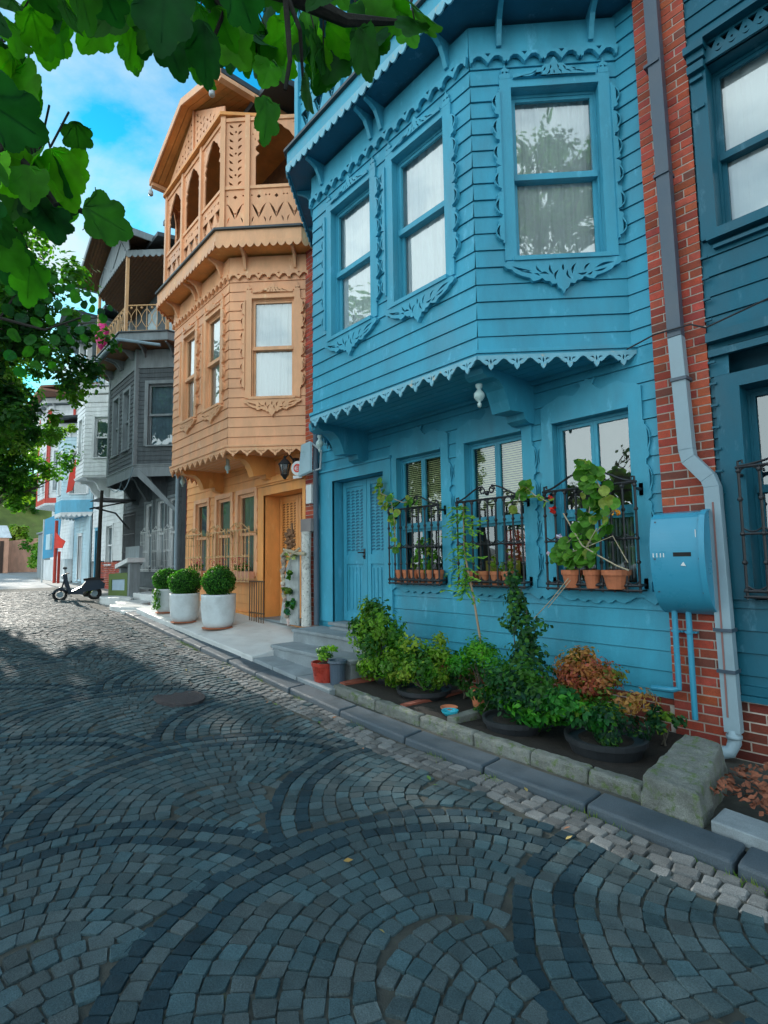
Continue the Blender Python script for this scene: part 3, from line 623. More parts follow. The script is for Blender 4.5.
def bay_house(name, label, x0, x1, xl, xr, Yg, Yf, zb, zs, zt, zc, mats, wins_front, wins_cham, soff, lacekind='fan', brick_side=None, z_roof=8.66, core_mat=None, balcony=True, deep_core=11, pitch=.18, orn=True, rail_h=.85, post_top=8.05, curt='white', glass='glass_bright', gable=True, roofmat='slate', nposts=3, side_lim=(None, None), cornice_e=.35, lacemat=None, ground_holes=(), win_rail=.5, ground_boards=True, ground_b0=None, gmat=None, wdeep=.09, csoff=None):
    wall, trim = mats
    H = thing(name, ((x0 + x1) / 2, (Yg + deep_core) / 2, zb), label, 'house')
    off = zs
    dpt = Yg - Yf
    # core volume, roof and rear walls
    c = MB(); c.box(x0 + .02, x1 - .02, Yg + .44, deep_core, zb - .5, z_roof - .05)
    c.prism([(xl - dpt + .3, Yg + .45), (xl - dpt + .3, Yg + .0), (xl + .07, Yf + .2), (xr - .07, Yf + .2), (xr + dpt - .3, Yg + .0), (xr + dpt - .3, Yg + .45)], zs + .03, zt + .4)
    c.build('wall_core', core_mat or wall, H)
    # ground floor boards
    G = fr(0, Yg, 1, 0)
    m = MB()
    if ground_boards: boards(m, G, x0, x1, zb if ground_b0 is None else ground_b0, zs + .02, ground_holes, pitch, off=off)
    # upper wall strips beside the bay
    if x1 - (xr + dpt) > .03: boards(m, G, xr + dpt, x1, zs + .02, z_roof - .1, (), pitch, off=off)
    if (xl - dpt) - x0 > .03: boards(m, G, x0, xl - dpt, zs + .02, z_roof - .1, (), pitch, off=off)
    # reveal returns at both house ends
    m.box(x0, x0 + .02, Yg, Yg + .46, zb, z_roof - .1); m.box(x1 - .02, x1, Yg, Yg + .46, zb, z_roof - .1)
    m.build('ground_floor_wall', gmat or wall, H)
    # bay faces
    FF = fr(xl, Yf, 1, 0); LF = xr - xl
    FR = fr(xr, Yf, S2, S2); FL = fr(xl - dpt, Yg, S2, -S2); LC = dpt / S2
    m = MB()
    boards(m, FF, 0, LF, zs, zt + .1, [(a, b, c_, d) for a, b, c_, d in wins_front], pitch, off=off)
    boards(m, FR, 0, LC, zs, zt + .1, wins_cham, pitch, off=off); boards(m, FL, 0, LC, zs, zt + .1, [(LC - b, LC - a, c_, d) for a, b, c_, d in wins_cham], pitch, off=off)
    B = m.build('bay', wall, H)
    m = MB()
    for F, l in ((FF, LF), (FR, LC), (FL, LC)):
        m.fbox(F, -.004, .03, zs, zt, .0, .026) if False else None
    # bottom moulding and lace
    P1 = chamfer_poly(xl, xr, Yg, Yf, .05); P2 = chamfer_poly(xl, xr, Yg, Yf, .02)
    mm = MB(); mm.prism(chamfer_poly(xl, xr, Yg, Yf, .055), zs - .005, zs + .03); mm.prism(chamfer_poly(xl, xr, Yg, Yf, .035), zs - .06, zs - .006); mm.build('bay_moulding', trim, B)
    mm = MB()
    for F, l in seg_frames(chamfer_poly(xl, xr, Yg, Yf, .03)): lace(mm, F, 0, l, zs - .03, zs - .065, .115, .245, lacekind, 0, .018)
    if lacekind: mm.build('lace_board', lacemat or trim, B)
    mm = MB(); P = chamfer_poly(xl, xr, Yg, Yf, -.03); mm.prism(P, zs - .055, zs - .03)
    y = Yf + .16
    while y < Yg - .05: k = (y - Yf); mm.box(xl - k + .05, xr + k - .05, y, y + .012, zs - .064, zs - .054); y += .13
    mm.box(xl - dpt * .9, xr + dpt * .9, Yg - .06, Yg - .02, zs - .10, zs - .05)
    mm.build('soffit', soff, B)
    # windows of the bay
    for (a, b, p, q) in wins_front: sash_window(H, FF, a, b, p, q, (trim, trim), curt, win_rail, orn=orn, glass=glass, uap=.95, deep=wdeep)
    for (a, b, p, q) in wins_cham:
        sash_window(H, FR, a, b, p, q, (trim, trim), curt, win_rail, orn=orn, glass=glass, deep=wdeep)
        sash_window(H, FL, LC - b, LC - a, p, q, (trim, trim), curt, win_rail, orn=False, glass=glass)
    # frieze with wave band under the cornice
    mm = MB()
    for F, l in seg_frames(chamfer_poly(xl, xr, Yg, Yf, .012)):
        mm.fbox(F, 0, l, zt - .02, zt + .11, 0, .02)
        if orn: lace(mm, F, 0, l, zt, zt - .01, .105, .36, 'brace', .004, .052)
        mm.fbox(F, 0, l, zt + .11, zc - .06, -.01, .012)
    mm.build('frieze', trim, B)
    e = cornice_e; l0 = side_lim[0] if side_lim[0] is not None else x0 + .05; l1 = side_lim[1] if side_lim[1] is not None else x1 - .02
    PC = clip_side(chamfer_poly(xl, xr, Yg, Yf, e), Yg, l0, l1)
    mm = MB(); mm.prism(PC, zc + .0, zc + .26)
    mm.build('cornice', trim, H)
    mm = MB(); PCo = clip_side(chamfer_poly(xl, xr, Yg, Yf, e + .045), Yg, l0 - .03, l1 + .03); mm.prism(PCo, zc + .262, zc + .30); mm.build('cornice_flashing', M['slate'], H)
    mm = MB()
    for F, l in seg_frames(PC): lace(mm, F, 0.001, l - .001, zc + .05, zc - .01, .07, .14, 'round' if lacekind != 'fan' else 'fan2', 0.003, .02)
    if orn: mm.build('lace_board', lacemat or trim, H)
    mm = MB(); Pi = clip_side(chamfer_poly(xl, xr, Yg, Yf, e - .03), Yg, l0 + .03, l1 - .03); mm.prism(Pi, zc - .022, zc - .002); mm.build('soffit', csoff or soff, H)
    for F, L_, xs in ((FF, LF, (.28, LF * .5 - .1, LF * .5 + .1, LF - .28)), (FR, LC, (.3, LC - .25)), (FL, LC, (.3, LC - .3))):
        for a in xs:
            mm = MB(); small_bracket(mm, F, a, zc - .02, e - .05, .30); mm.build('bracket', trim, H)
    z = zc + .30
    if balcony:
        e2 = e - .16
        PB = clip_side(chamfer_poly(xl, xr, Yg, Yf, e2), Yg, l0 + .1, l1 - .08)
        segs = list(seg_frames(PB)); zr = z + rail_h; zt2 = post_top
        K = thing_part = None
        rp = MB(); ap = MB(); ps = MB(); rl = MB()
        for si, (F, l) in enumerate(segs):
            n = nposts if l > 2 else (2 if l > .9 else 1)
            cuts = [l * i / n for i in range(n + 1)]
            if n == 2: cuts = [0, l * .30, l]
            if l > .9 and l < 2 and F(0, 0)[0] < xl: cuts = [0, l * .70, l]
            for i, a in enumerate(cuts):
                if i == len(cuts) - 1 and si < len(segs) - 1: continue
                ps.fbox(F, a - .045, a + .045, z - .01, zt2 + .1, -.06, .05)
            for a, b in zip(cuts, cuts[1:]):
                if b - a < .15: continue
                fret_panel(F, rp, a + .046, b - .046, z, zr - .02, -.02, .005)
                rl.fbox(F, a + .046, b - .046, zr - .02, zr + .04, -.05, .03)
                if b - a < .5:
                    fret_panel(F, ap, a + .046, b - .046, zr + .04, zt2, -.02, .004, 'dots')
                else: arch_panel(F, ap, a + .046, b - .046, zr + .04, zt2, -.02, .004)
            rl.fbox(F, .046, l - .046, zt2, zt2 + .07, -.03, .03)
        R0 = rl.build('railing', trim, H); rp.build('fretwork_panel', wall, R0)
        A0 = ps.build('balcony_posts', trim, H); ap.build('arch_fretwork', wall, A0)
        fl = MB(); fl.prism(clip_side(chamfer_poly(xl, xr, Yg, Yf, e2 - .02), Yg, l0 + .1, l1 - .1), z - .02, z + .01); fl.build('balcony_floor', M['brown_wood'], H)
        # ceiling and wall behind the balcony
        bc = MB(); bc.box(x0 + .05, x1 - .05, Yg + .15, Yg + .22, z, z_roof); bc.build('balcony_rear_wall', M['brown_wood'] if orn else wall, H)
        if gable:
            xc = (xl + xr) / 2; hw = (xr - xl) / 2 + .48; yf = Yf - e - .1; ze = z_roof; zp = z_roof + hw * .37
            g = MB()
            Fg = fr(xl, Yf - e2, 1, 0); hb = (xr - xl) / 2 + .4142 * e2
            # pierced gable board
            bs = zt2 + .07; tp = lambda a: bs + (1 - abs(a - (xc - xl)) / (hb + .5)) * (zp - bs) - .02
            a0, a1, ac = (xc - xl) - hb, (xc - xl) + hb, xc - xl
            hs = []
            for i in range(17):
                a = lerp(a0, a1, (i + 1) / 18); top = tp(a) - .08; y = bs + .10
                while y < top - .03: hs.append(cresc(a + .02 * sin(y * 40), y, .11, .014, .042, (.8 if (i + int(y * 10)) % 2 else -.8))); y += .14
            g.plate(Fg, [(a0, bs), (a1, bs), (a1, tp(a1)), (ac, tp(ac)), (a0, tp(a0))], hs, -.03, -.005, back=True)
            g.fbox(Fg, ac - .04, ac + .04, bs, tp(ac), -.035, .03)
            g.build('gable_fretwork', wall, H)
            rf = MB(); th = .10
            for s in (-1, 1):
                xe = xc + s * hw
                for (o, zo, dp_, nm) in ((0, 0, 0, 0),):
                    A = [(xc, yf, zp + .02), (xe, yf, ze), (xe, deep_core, ze), (xc, deep_core, zp + .02)]
                    P_ = A if s > 0 else A[::-1]
                    b_ = [(p[0], p[1], p[2] + .02) for p in P_]; t2 = [(p[0], p[1], p[2] + .02 + th) for p in P_]
                    rf.hexa(b_ + t2)
            RF = rf.build('roof', M[roofmat], H)
            sf = MB(); n = 12
            for s in (-1, 1):
                xe = xc + s * (hw - .03)
                yy = yf + .02
                while yy < Yg + .1:
                    P_ = [(xc, yy, zp - .005), (xe, yy, ze - .005), (xe, yy + .11, ze - .005), (xc, yy + .11, zp - .005)]
                    P_ = P_ if s > 0 else P_[::-1]
                    sf.hexa([(p[0], p[1], p[2] - .012) for p in P_] + [(p[0], p[1], p[2] + .02) for p in P_]); yy += .12
            sf.build('soffit', soff, RF)
            bb = MB()
            for s in (-1, 1):
                xe = xc + s * (hw + .02)
                P_ = [(xc, yf - .03, zp - .06), (xe, yf - .03, ze - .06), (xe, yf, ze - .06), (xc, yf, zp - .06)]; P_ = P_ if s > 0 else P_[::-1]
                bb.hexa(P_ + [(p[0], p[1], p[2] + .15) for p in P_])
                bb.box(min(xe, xe - s * .12), max(xe, xe - s * .12), yf, Yg, ze - .10, ze - .02)
            bb.build('bargeboard', trim, RF)
            # ceiling over the side parts, main eave
            mr = MB(); mr.prism(clip_side(chamfer_poly(xl, xr, Yg, Yf, e2 + .1), Yg + .3, x0, x1), zt2 + .10, zt2 + .16); mr.build('balcony_ceiling', soff, H)
            me_ = MB(); yb = Yg - .75
            me_.hexa([(x0 - .05, yb, ze - .04), (x1 + .05, yb, ze - .04), (x1 + .05, deep_core, ze + .9), (x0 - .05, deep_core, ze + .9), (x0 - .05, yb, ze + .08), (x1 + .05, yb, ze + .08), (x1 + .05, deep_core, ze + 1.0), (x0 - .05, deep_core, ze + 1.0)])
            me_.build('main_roof', M[roofmat], H)
    return H, G, FF, FR
def part(m, name, mat, parent, label=None, **k):
    o = m.build(name, mat, parent, **k)
    if label: o['label'] = label
    return o
def grille(H, F, a0, a1, b0, b1, mat, d=.17, nb=9, arch=True, r=.0115, gold=False):
    if nb == 7: r = .010
    m = MB(); w = a1 - a0
    tube = lambda P, r_=r, n=6: m.tube([F(*p) for p in P], r_, n)
    for z in (b0, b0 + .045, b1): tube([(a0 - .02, z, d), (a1 + .02, z, d)], r * 1.15)
    tube([(a0, lerp(b0, b1, .48), d), (a1, lerp(b0, b1, .48), d)], r)
    for i in range(nb):
        a = lerp(a0, a1, i / (nb - 1)); tube([(a, b0 - .02, d), (a, b1, d)], r * (1.0))
        for z in (b0 + .05, lerp(b0, b1, .26), lerp(b0, b1, .48), lerp(b0, b1, .75), b1 - .03): m.ball(F(a, z, d), r * 1.9, 6)
        if i < nb - 1:
            s = w / (nb - 1)
            for zc_, sg in ((b1 - .035, 1), (b0 + .09, -1), (lerp(b0, b1, .53), -1)):
                tube([(a + s * t_, zc_ + sg * .035 * sin(pi * t_), d) for t_ in [k / 6 for k in range(7)]], r * .6, 5)
    if arch:
        c = (a0 + a1) / 2
        for s in (1, -1):
            P = []
            for k in range(19):
                t_ = k / 18; P.append((c + s * (w / 2) * (1 - t_ * .86), b1 + .14 * sin(pi * t_ * .5) ** 2 * (1) + .012, d))
            sp = [(c + s * (.07 + .045 * cos(th) * (1 - th / 14)), b1 + .10 + .045 * sin(th) * (1 - th / 14), d) for th in [k * .5 for k in range(17)]]
            tube(P, r * .9); tube(sp, r * .8)
            tube([(c + s * w / 2, b1 + .012, d), (c + s * w * .5, b1 + .05, d), (c + s * (w * .5 - .03), b1 + .055, d), (c + s * (w * .5 - .03), b1 + .03, d)], r * .9)
        m.ball(F(c, b1 + .07, d), .03, 8)
    for z in (b0 + .05, b1 - .06):
        for a in (a0 + .0, a1 - .0): tube([(a, z, d), (a, z, .03)], r * 1.3); m.fbox(F, a - .02, a + .02, z - .06, z + .06, .02, .034)
    # bottom basket bars towards the wall
    for i in range(nb): a = lerp(a0, a1, i / (nb - 1)); tube([(a, b0, d), (a, b0, .03)], r * .8)
    return m.build('window_grille', mat, H)
YG, YF = 5.2, 4.15
# ================================================================== blue house
door = (-7.13, -5.86, -.97, 1.31)
gw = [(-5.58, -4.72, -.28, 1.45), (-4.32, -3.47, -.28, 1.45), (-3.08, -2.25, -.28, 1.45)]
H, G, FF, FR = bay_house('wooden_house', 'bright blue wooden bay window house with scrolled trim and barred ground floor windows', -7.58, -1.98, -6.17, -3.25, YG, YF, -1.27, 2.03, 5.22, 5.62,
    (M['blue'], M['blue_trim']), [(.48, 1.31, 2.99, 4.79), (1.73, 2.55, 2.99, 4.79)], [(.41, 1.29, 3.0, 4.83)], M['blue'], ground_holes=[door] + gw, lacemat=M['blue_lace'], side_lim=(-7.62, -1.99), csoff=paint('shaded blue soffit', (.02, .13, .21)))  # eave shade put into the colour of the cornice soffit
blueH = H
for i, (a, b, p, q) in enumerate(gw):
    W = sash_window(H, G, a, b, p, q, (M['blue_trim'], M['blue_trim']), 'blind' if i < 2 else 'dim', .44, deep=.10, case=.13, orn=False, mull=True, glass='glass' if i < 2 else 'glass_bright', sill=True)
    o = MB(); scroll(o, G, a - .13, p + .05, q - .15, -1, .006, .034, .34, .06); o.build('scroll_carving', M['blue_trim'], W); o = MB(); scroll(o, G, b + .13, p + .05, q - .15, 1, .006, .034, .34, .06); o.build('scroll_carving', M['blue_trim'], W)
    o = MB(); c = (a + b) / 2; w_ = (b - a) + .26
    half = [(.5, .0), (.5, .06), (.44, .10), (.36, .12), (.30, .16), (.22, .15), (.14, .12), (.10, .15), (.06, .20), (.085, .26), (.03, .25), (0, .27)]
    o.plate(G, [(c + x * w_, q + .13 + y) for x, y in half] + [(c - x * w_, q + .13 + y) for x, y in half[:-1]][::-1], [], .006, .034); o.build('crest', M['blue_trim'], W); o = MB()
    half = [(.56, .02), (.56, -.06), (.52, -.10), (.47, -.07), (.42, -.035), (.36, -.04), (.31, -.075), (.26, -.10), (.21, -.09), (.18, -.07), (.15, -.095), (.11, -.105), (.08, -.08), (.05, -.085), (.025, -.11), (0, -.115)]
    o.plate(G, ([(c + x * w_, p - .06 + y) for x, y in half] + [(c - x * w_, p - .06 + y) for x, y in half[:-1]][::-1])[::-1], [], .006, .04)
    o.fbox(G, a - .13, b + .13, p - .10, p - .02, .004, .036)
    o.build('apron', M['blue_trim'], W)
    grille(H, G, a - .02 if i < 2 else a - .04, b + .06 if i < 2 else b + .08, -.31, .70, M['iron'], nb=9)
    if i == 1:
        g = MB(); g.fbox(G, a + .42, b - .08, p + .25, p + .62, -.154, -.150); g.build('red_furniture', M['red_int'], W)
        g = MB(); g.fbox(G, a + .15, b - .2, p + .08, p + .26, -.149, -.145); g.build('yellow_cloth', M['yellow_int'], W)
    if i == 2:
        g = MB()
        for k in range(10): x = lerp(a + .42, b - .07, k / 9); g.tube([G(x, p + .05, -.150), G(x, p + .72, -.150)], .014, 5)
        g.build('curtain', M['curtain_grey'], W)
def panel_door(H, F, a0, a1, b0, b1, mat, deep, louvre, leafs=2, cas=.2, head=.17, label=None, hdl=True):
    m = MB()
    m.poly([F(a0, b0, .03), F(a0, b1, .03), F(a0, b1, -deep - .05), F(a0, b0, -deep - .05)]); m.poly([F(a1, b0, .03), F(a1, b0, -deep - .05), F(a1, b1, -deep - .05), F(a1, b1, .03)]); m.poly([F(a0, b1, .03), F(a1, b1, .03), F(a1, b1, -deep - .05), F(a0, b1, -deep - .05)])
    m.fbox(F, a0 - cas, a0, b0, b1 + head, 0, .045); m.fbox(F, a1, a1 + cas * .45, b0, b1 + head, 0, .045); m.fbox(F, a0, a1, b1, b1 + head, 0, .044); m.fbox(F, a0 - cas - .02, a1 + cas * .5, b1 + head, b1 + head + .035, 0, .075)
    D = m.build('door', mat, H); w = (a1 - a0 - .04) / leafs
    for i in range(leafs):
        p, q = a0 + .02 + w * i + .004, a0 + .02 + w * (i + 1) - .004; l = MB(); hh = b1 - b0
        l.fbox(F, p, q, b0 + .01, b1 - .01, -deep - .04, -deep)
        for (s, e, u, v) in ((p, p + .09, b0, b1 - .012), (q - .09, q, b0, b1 - .012), (p + .091, q - .091, b0, b0 + .16), (p + .091, q - .091, b1 - .12, b1 - .012), (p + .091, q - .091, b0 + hh * .40, b0 + hh * .47)): l.fbox(F, s + .001, e - .001, u + .011, v, -deep + .001, -deep + .022)
        for k in range(5): x = lerp(p + .12, q - .12, k / 4); l.fbox(F, x - .018, x + .018, b0 + .2, b0 + hh * .38, -deep, -deep + .012)
        l.build('door_leaf', mat, D)
        g = MB(); y = b0 + hh * .50
        while y < b1 - .16:
            for k in range(4): x = lerp(p + .13, q - .13, k / 3); g.plate(F, cresc(x, y, .085, .014, .024, .2), (), -deep + .001, -deep + .014)
            y += .05
        g.build('lattice', louvre, D)
    if hdl:
        g = MB(); x = a0 + .02 + w - .06; g.fbox(F, x - .02, x + .02, b0 + 1.0, b0 + 1.16, -deep + .02, -deep + .03); g.tube([F(x, b0 + 1.1, -deep + .02), F(x, b0 + 1.1, -deep + .08), F(x - .09, b0 + 1.1, -deep + .085)], .011, 8); g.ball(F(x, b0 + 1.04, -deep + .04), .02, 8)
        g.build('door_handle', M['iron'], D)
    g = MB(); g.fbox(F, a0 - .05, a1 + .02, b0 - .045, b0, -deep - .04, .10); g.build('threshold', M['slab'], D)
    return D
panel_door(H, G, *door, M['blue_trim'], .19, paint('lattice blue', (.02, .16, .26)), cas=.38)
for x in (-3.42, -6.35):
    m = MB(); console(m, x, .24, YG - .0, YF + .12, 2.0, .50)
    C_ = m.build('console_bracket', M['blue'], H)
    m = MB(); m.lathe((x - .03, YF + .25, 1.62), [(.005, -.04), (.018, -.03), (.022, .0), (.012, .02), (.035, .04), (.058, .075), (.055, .11), (.03, .14), (.02, .16), (.035, .18), (.035, .21)], 14); m.build('finial', M['finial'], C_, smooth=True)
# brick plinth, bricks modelled one by one
def bricks(m, F, a0, a1, b0, b1, d=0.0, L=.225, h=.066, g=.012, dim=1.0):
    r = 0; y = b0
    while y < b1 - .02:
        x = a0 - (L + g) * (.5 if r % 2 else 0) * 1.0
        while x < a1:
            p, q = max(x, a0), min(x + L, a1)
            if q - p > .03:
                v = U(.62, 1.18) * dim; m.col = (v * U(.92, 1.08), v * U(.75, 1.15), v * U(.75, 1.2))
                if rnd() < .08: m.col = (.45 * dim, .7 * dim, .9 * dim)
                dd = d + U(-.004, .003); m.fbox(F, p, q, y, min(y + h, b1), d - .03, dd)
            x += L + g
        y += h + g; r += 1
m = MB(); bricks(m, fr(0, YG - .035, 1, 0), -7.58, -1.985, -1.78, -1.27, .012, dim=.5); P_ = m.build('brick_plinth', M['brick'], H)
m = MB(); m.box(-7.58, -1.985, YG - .041, YG + .22, -1.9, -1.272); m.build('mortar', M['mortar'], P_)
m = MB(); m.box(-7.0, -5.95, 5.0, 5.2, -1.6, -1.02) ; m.build('step_base', M['slab'], H)
# ================================================================== orange house
gwo = [(-12.80, -12.12, -.25, 1.42), (-11.60, -10.90, -.25, 1.42), (-10.55, -9.82, -.25, 1.42)]
odoor = (-9.42, -8.02, -1.06, 1.30)
H, G, FF, FR = bay_house('wooden_house', 'orange wooden bay window house with pierced balcony and gable', -13.4, -7.9, -11.62, -8.9, YG, 4.16, -1.25, 2.05, 5.25, 5.64,
    (M['orange'], M['orange_trim']), [(.60, 1.20, 2.92, 4.72), (1.74, 2.40, 2.92, 4.72)], [(.42, 1.20, 2.94, 4.77)], M['orange_deep'], ground_holes=[odoor] + gwo, side_lim=(-13.3, -7.66), post_top=8.10, glass='glass_bright', wdeep=.05, gmat=paint('warm orange paint', (.85, .385, .14)))
for i, (a, b, p, q) in enumerate(gwo):
    W = sash_window(H, G, a, b, p, q, (M['orange_trim'], M['orange_trim']), 'grey', .5, deep=.05, case=.10, orn=False, glass='glass_dark')
    o = MB(); scroll(o, G, a - .10, p, q - .1, -1, .006, .034, .26, .05); o.build('scroll_carving', M['orange_trim'], W); o = MB(); scroll(o, G, b + .10, p, q - .1, 1, .006, .034, .26, .05); o.build('scroll_carving', M['orange_trim'], W)
    grille(H, G, a - .12, b + .12, -.38, .66, M['iron_tan'], nb=7, d=.2)
D = panel_door(H, G, *odoor, M['orange_deep'], .34, surf('brown lattice', (.30, .12, .03)), cas=.22)
m = MB(); m.fbox(G, -9.66, -7.9, 1.505, 1.62, 0, .11); m.fbox(G, -9.64, -7.92, 1.47, 1.504, 0, .06); m.build('door_hood', M['orange_deep'], D)
for x in (-9.12, -11.4):
    m = MB(); console(m, x, .20, YG, 4.28, 2.02, .46); C_ = m.build('console_bracket', M['orange_deep'], H)
    m = MB(); m.lathe((x - .5, 4.5, 1.74), [(.005, -.04), (.02, -.02), (.012, .0), (.035, .03), (.06, .07), (.045, .11), (.03, .15), (.035, .25)], 12); m.build('finial', M['finial'], C_, smooth=True)
m = MB(); m.box(-13.4, -9.64, 5.10, 5.2, -1.5, -1.0); m.build('plinth', M['orange_deep'], H)
# small lamps under the orange gable
for (x, z) in ((-12.05, 8.45), (-8.75, 8.55)):
    m = MB(); m.tube([(x, 3.72, z + .1), (x, 3.70, z)], .015); m.lathe((x, 3.70, z - .10), [(.02, .12), (.05, .08), (.055, 0), (.04, -.02)], 10); m.build('eave_lamp', M['pvc'], H)
# ================================================================== brick piers between the houses
T = thing('brick_wall', (-1.755, 5.3, -1.8), 'tall red brick party wall strip between the bright blue and the dark blue house', 'brick wall')
m = MB(); bricks(m, fr(0, YG - .04, 1, 0), -1.98, -1.53, -1.8, 9.6, .015); m.build('brickwork', M['brick'], T)
m = MB(); m.box(-1.98, -1.53, YG - .049, 5.6, -1.9, 9.6); m.build('mortar', M['mortar'], T)
T = thing('brick_wall', (-7.74, 5.3, -1.4), 'narrow red brick strip between the orange and the bright blue house', 'brick wall')
m = MB(); bricks(m, fr(0, YG - .04, 1, 0), -7.90, -7.60, -1.3, 9.2, .015); m.build('brickwork', M['brick'], T)
m = MB(); m.box(-7.90, -7.60, YG - .049, 5.6, -1.9, 9.2); m.build('mortar', M['mortar'], T)
T = thing('brick_wall', (-14.6, 5.9, -1.2), 'dark red brick side wall between the orange and the grey wooden house', 'brick wall')
m = MB(); bricks(m, fr(-16.2, 6.30, .93, -.37), 0, 2.95, -1.2, 8.3, .015, dim=.8); m.build('brickwork', M['brick'], T)
m = MB(); m.plate(fr(-16.2, 6.30, .93, -.37), [(0, -1.3), (2.95, -1.3), (2.95, 8.3), (0, 8.3)], (), -.25, -.004, back=True); m.build('mortar', M['mortar'], T)
# ================================================================== dark blue house at the right
T = thing('wooden_house', (-.2, 8, -1.8), 'dark blue wooden house at the right edge with tall sash window and barred lower window', 'house')
G2 = fr(0, YG - .02, 1, 0)
up = (-1.385, .30, 2.84, 4.40); lo_ = (-1.31, .2, -.30, 1.42)
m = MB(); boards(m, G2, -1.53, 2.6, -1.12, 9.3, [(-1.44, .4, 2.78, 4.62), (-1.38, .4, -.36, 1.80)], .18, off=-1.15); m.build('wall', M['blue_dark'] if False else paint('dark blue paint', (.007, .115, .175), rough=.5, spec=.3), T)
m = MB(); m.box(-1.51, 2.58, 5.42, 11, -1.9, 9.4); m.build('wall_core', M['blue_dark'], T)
TR = paint('dark blue trim', (.007, .105, .16), rough=.45, spec=.3)
W = sash_window(T, G2, *up, (TR, TR), 'white', .47, deep=.16, case=.0, orn=False, glass='glass_bright')
m = MB(); a0, a1, b0, b1 = up
m.fbox(G2, -1.51, a0, b0 - .06, b1 + .12, 0, .05); m.fbox(G2, a1, a1 + .2, b0 - .06, b1 + .12, 0, .05)
m.fbox(G2, -1.52, a0 + .0, b1 - .05, b1 + .02, .05, .10); m.fbox(G2, -1.505, a0 - .02, b1 - .13, b1 - .10, .05, .085); m.fbox(G2, -1.50, a0 - .02, b1 - .40, b1 - .37, .05, .07); m.fbox(G2, -1.53, a0 + .02, b1 + .12, b1 + .19, 0, .14); m.fbox(G2, -1.515, a0 + .01, b1 + .05, b1 + .118, 0, .10)
m.fbox(G2, -1.46, a1 + .2, b0 - .10, b0 - .03, 0, .10); m.fbox(G2, -1.42, a1 + .2, b0 - .17, b0 - .14, 0, .06)
m.fbox(G2, a0 + .02, 2.0, b1 + .19, b1 + .22, 0, .13); m.build('casing', TR, W)
m = MB(); hs = []
n = 16
for i in range(n):
    x = a0 + .06 + i * .105; hs += [[(x - .035, b1 + .165), (x, b1 + .10), (x + .035, b1 + .165)], cresc(x + .052, b1 + .065, .06, -.018, .014, 0), dot(x + .052, b1 + .10, .012, 5)]
m.plate(G2, [(a0, b1 + .0), (a0 + n * .105 + .1, b1 + .0), (a0 + n * .105 + .1, b1 + .188), (a0, b1 + .188)], hs, .02, .045); m.build('lace_board', TR, W)
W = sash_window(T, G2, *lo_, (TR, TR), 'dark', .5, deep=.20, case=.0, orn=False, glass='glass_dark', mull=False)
m = MB(); a0, a1, b0, b1 = lo_
m.fbox(G2, -1.49, a0, b0 - .06, b1 + .12, 0, .04); m.fbox(G2, a0, a1, b1, b1 + .12, 0, .041); m.fbox(G2, a1, a1 + .2, b0 - .06, b1 + .12, 0, .04); m.fbox(G2, -1.52, 2, b1 + .30, b1 + .36, 0, .05); m.fbox(G2, -1.52, 2, b1 + .42, b1 + .50, 0, .10)
m.build('casing', TR, W)
grille(T, G2, -1.34, .25, -.33, .72, M['iron'], nb=12, d=.12)
m = MB(); m.fbox(G2, -1.45, 2.6, -1.12, -1.05, 0, .05); m.fbox(G2, -1.50, 2.6, -1.17, -1.125, 0, .08); m.build('sill_board', TR, T)
m = MB(); bricks(m, fr(0, YG - .04, 1, 0), -1.525, 2.6, -1.8, -1.17, .015, dim=.4); P_ = m.build('brick_plinth', M['brick'], T)
m = MB(); m.box(-1.525, 2.6, YG - .049, 5.4, -1.9, -1.172); m.build('mortar', M['mortar'], P_)
# loop fixtures on the edge of the casing
m = MB()
for k in range(20): z = -1.0 + k * .19; m.fbox(G2, -1.525, -1.47, z, z + .018, .04, .062)
m.build('casing_clips', TR, T)
# ================================================================== grey wooden house
gwg = [(-17.6, -17.0, -.1, 2.1), (-18.7, -18.0, -.1, 2.1), (-19.9, -19.2, -.1, 2.1)]
H, G, FF, FR = bay_house('wooden_house', 'weathered grey unpainted wooden house with open roofed balcony on tan posts', -22.4, -16.55, -20.85, -17.86, 6.24, 5.2, -1.1, 3.12, 6.3, 6.95,
    (M['grey_wood'], M['grey_trim']), [(.55, 1.15, 3.75, 5.75), (1.75, 2.35, 3.75, 5.75)], [(.42, 1.25, 3.75, 5.75)], M['brown_wood'], ground_holes=gwg, lacekind='', balcony=False, orn=False, z_roof=7.2, pitch=.15, cornice_e=.62, curt='grey', glass='glass_dark', side_lim=(-22.5, -16.5))
greyH = H
for (a, b, p, q) in gwg:
    sash_window(H, G, a, b, p, q, (M['grey_trim'], M['white']), 'grey', .5, deep=.08, case=.1, orn=False, glass='glass_dark'); grille(H, G, a - .1, b + .1, p - .15, p + 1.2, M['iron_white'], nb=7, d=.12)
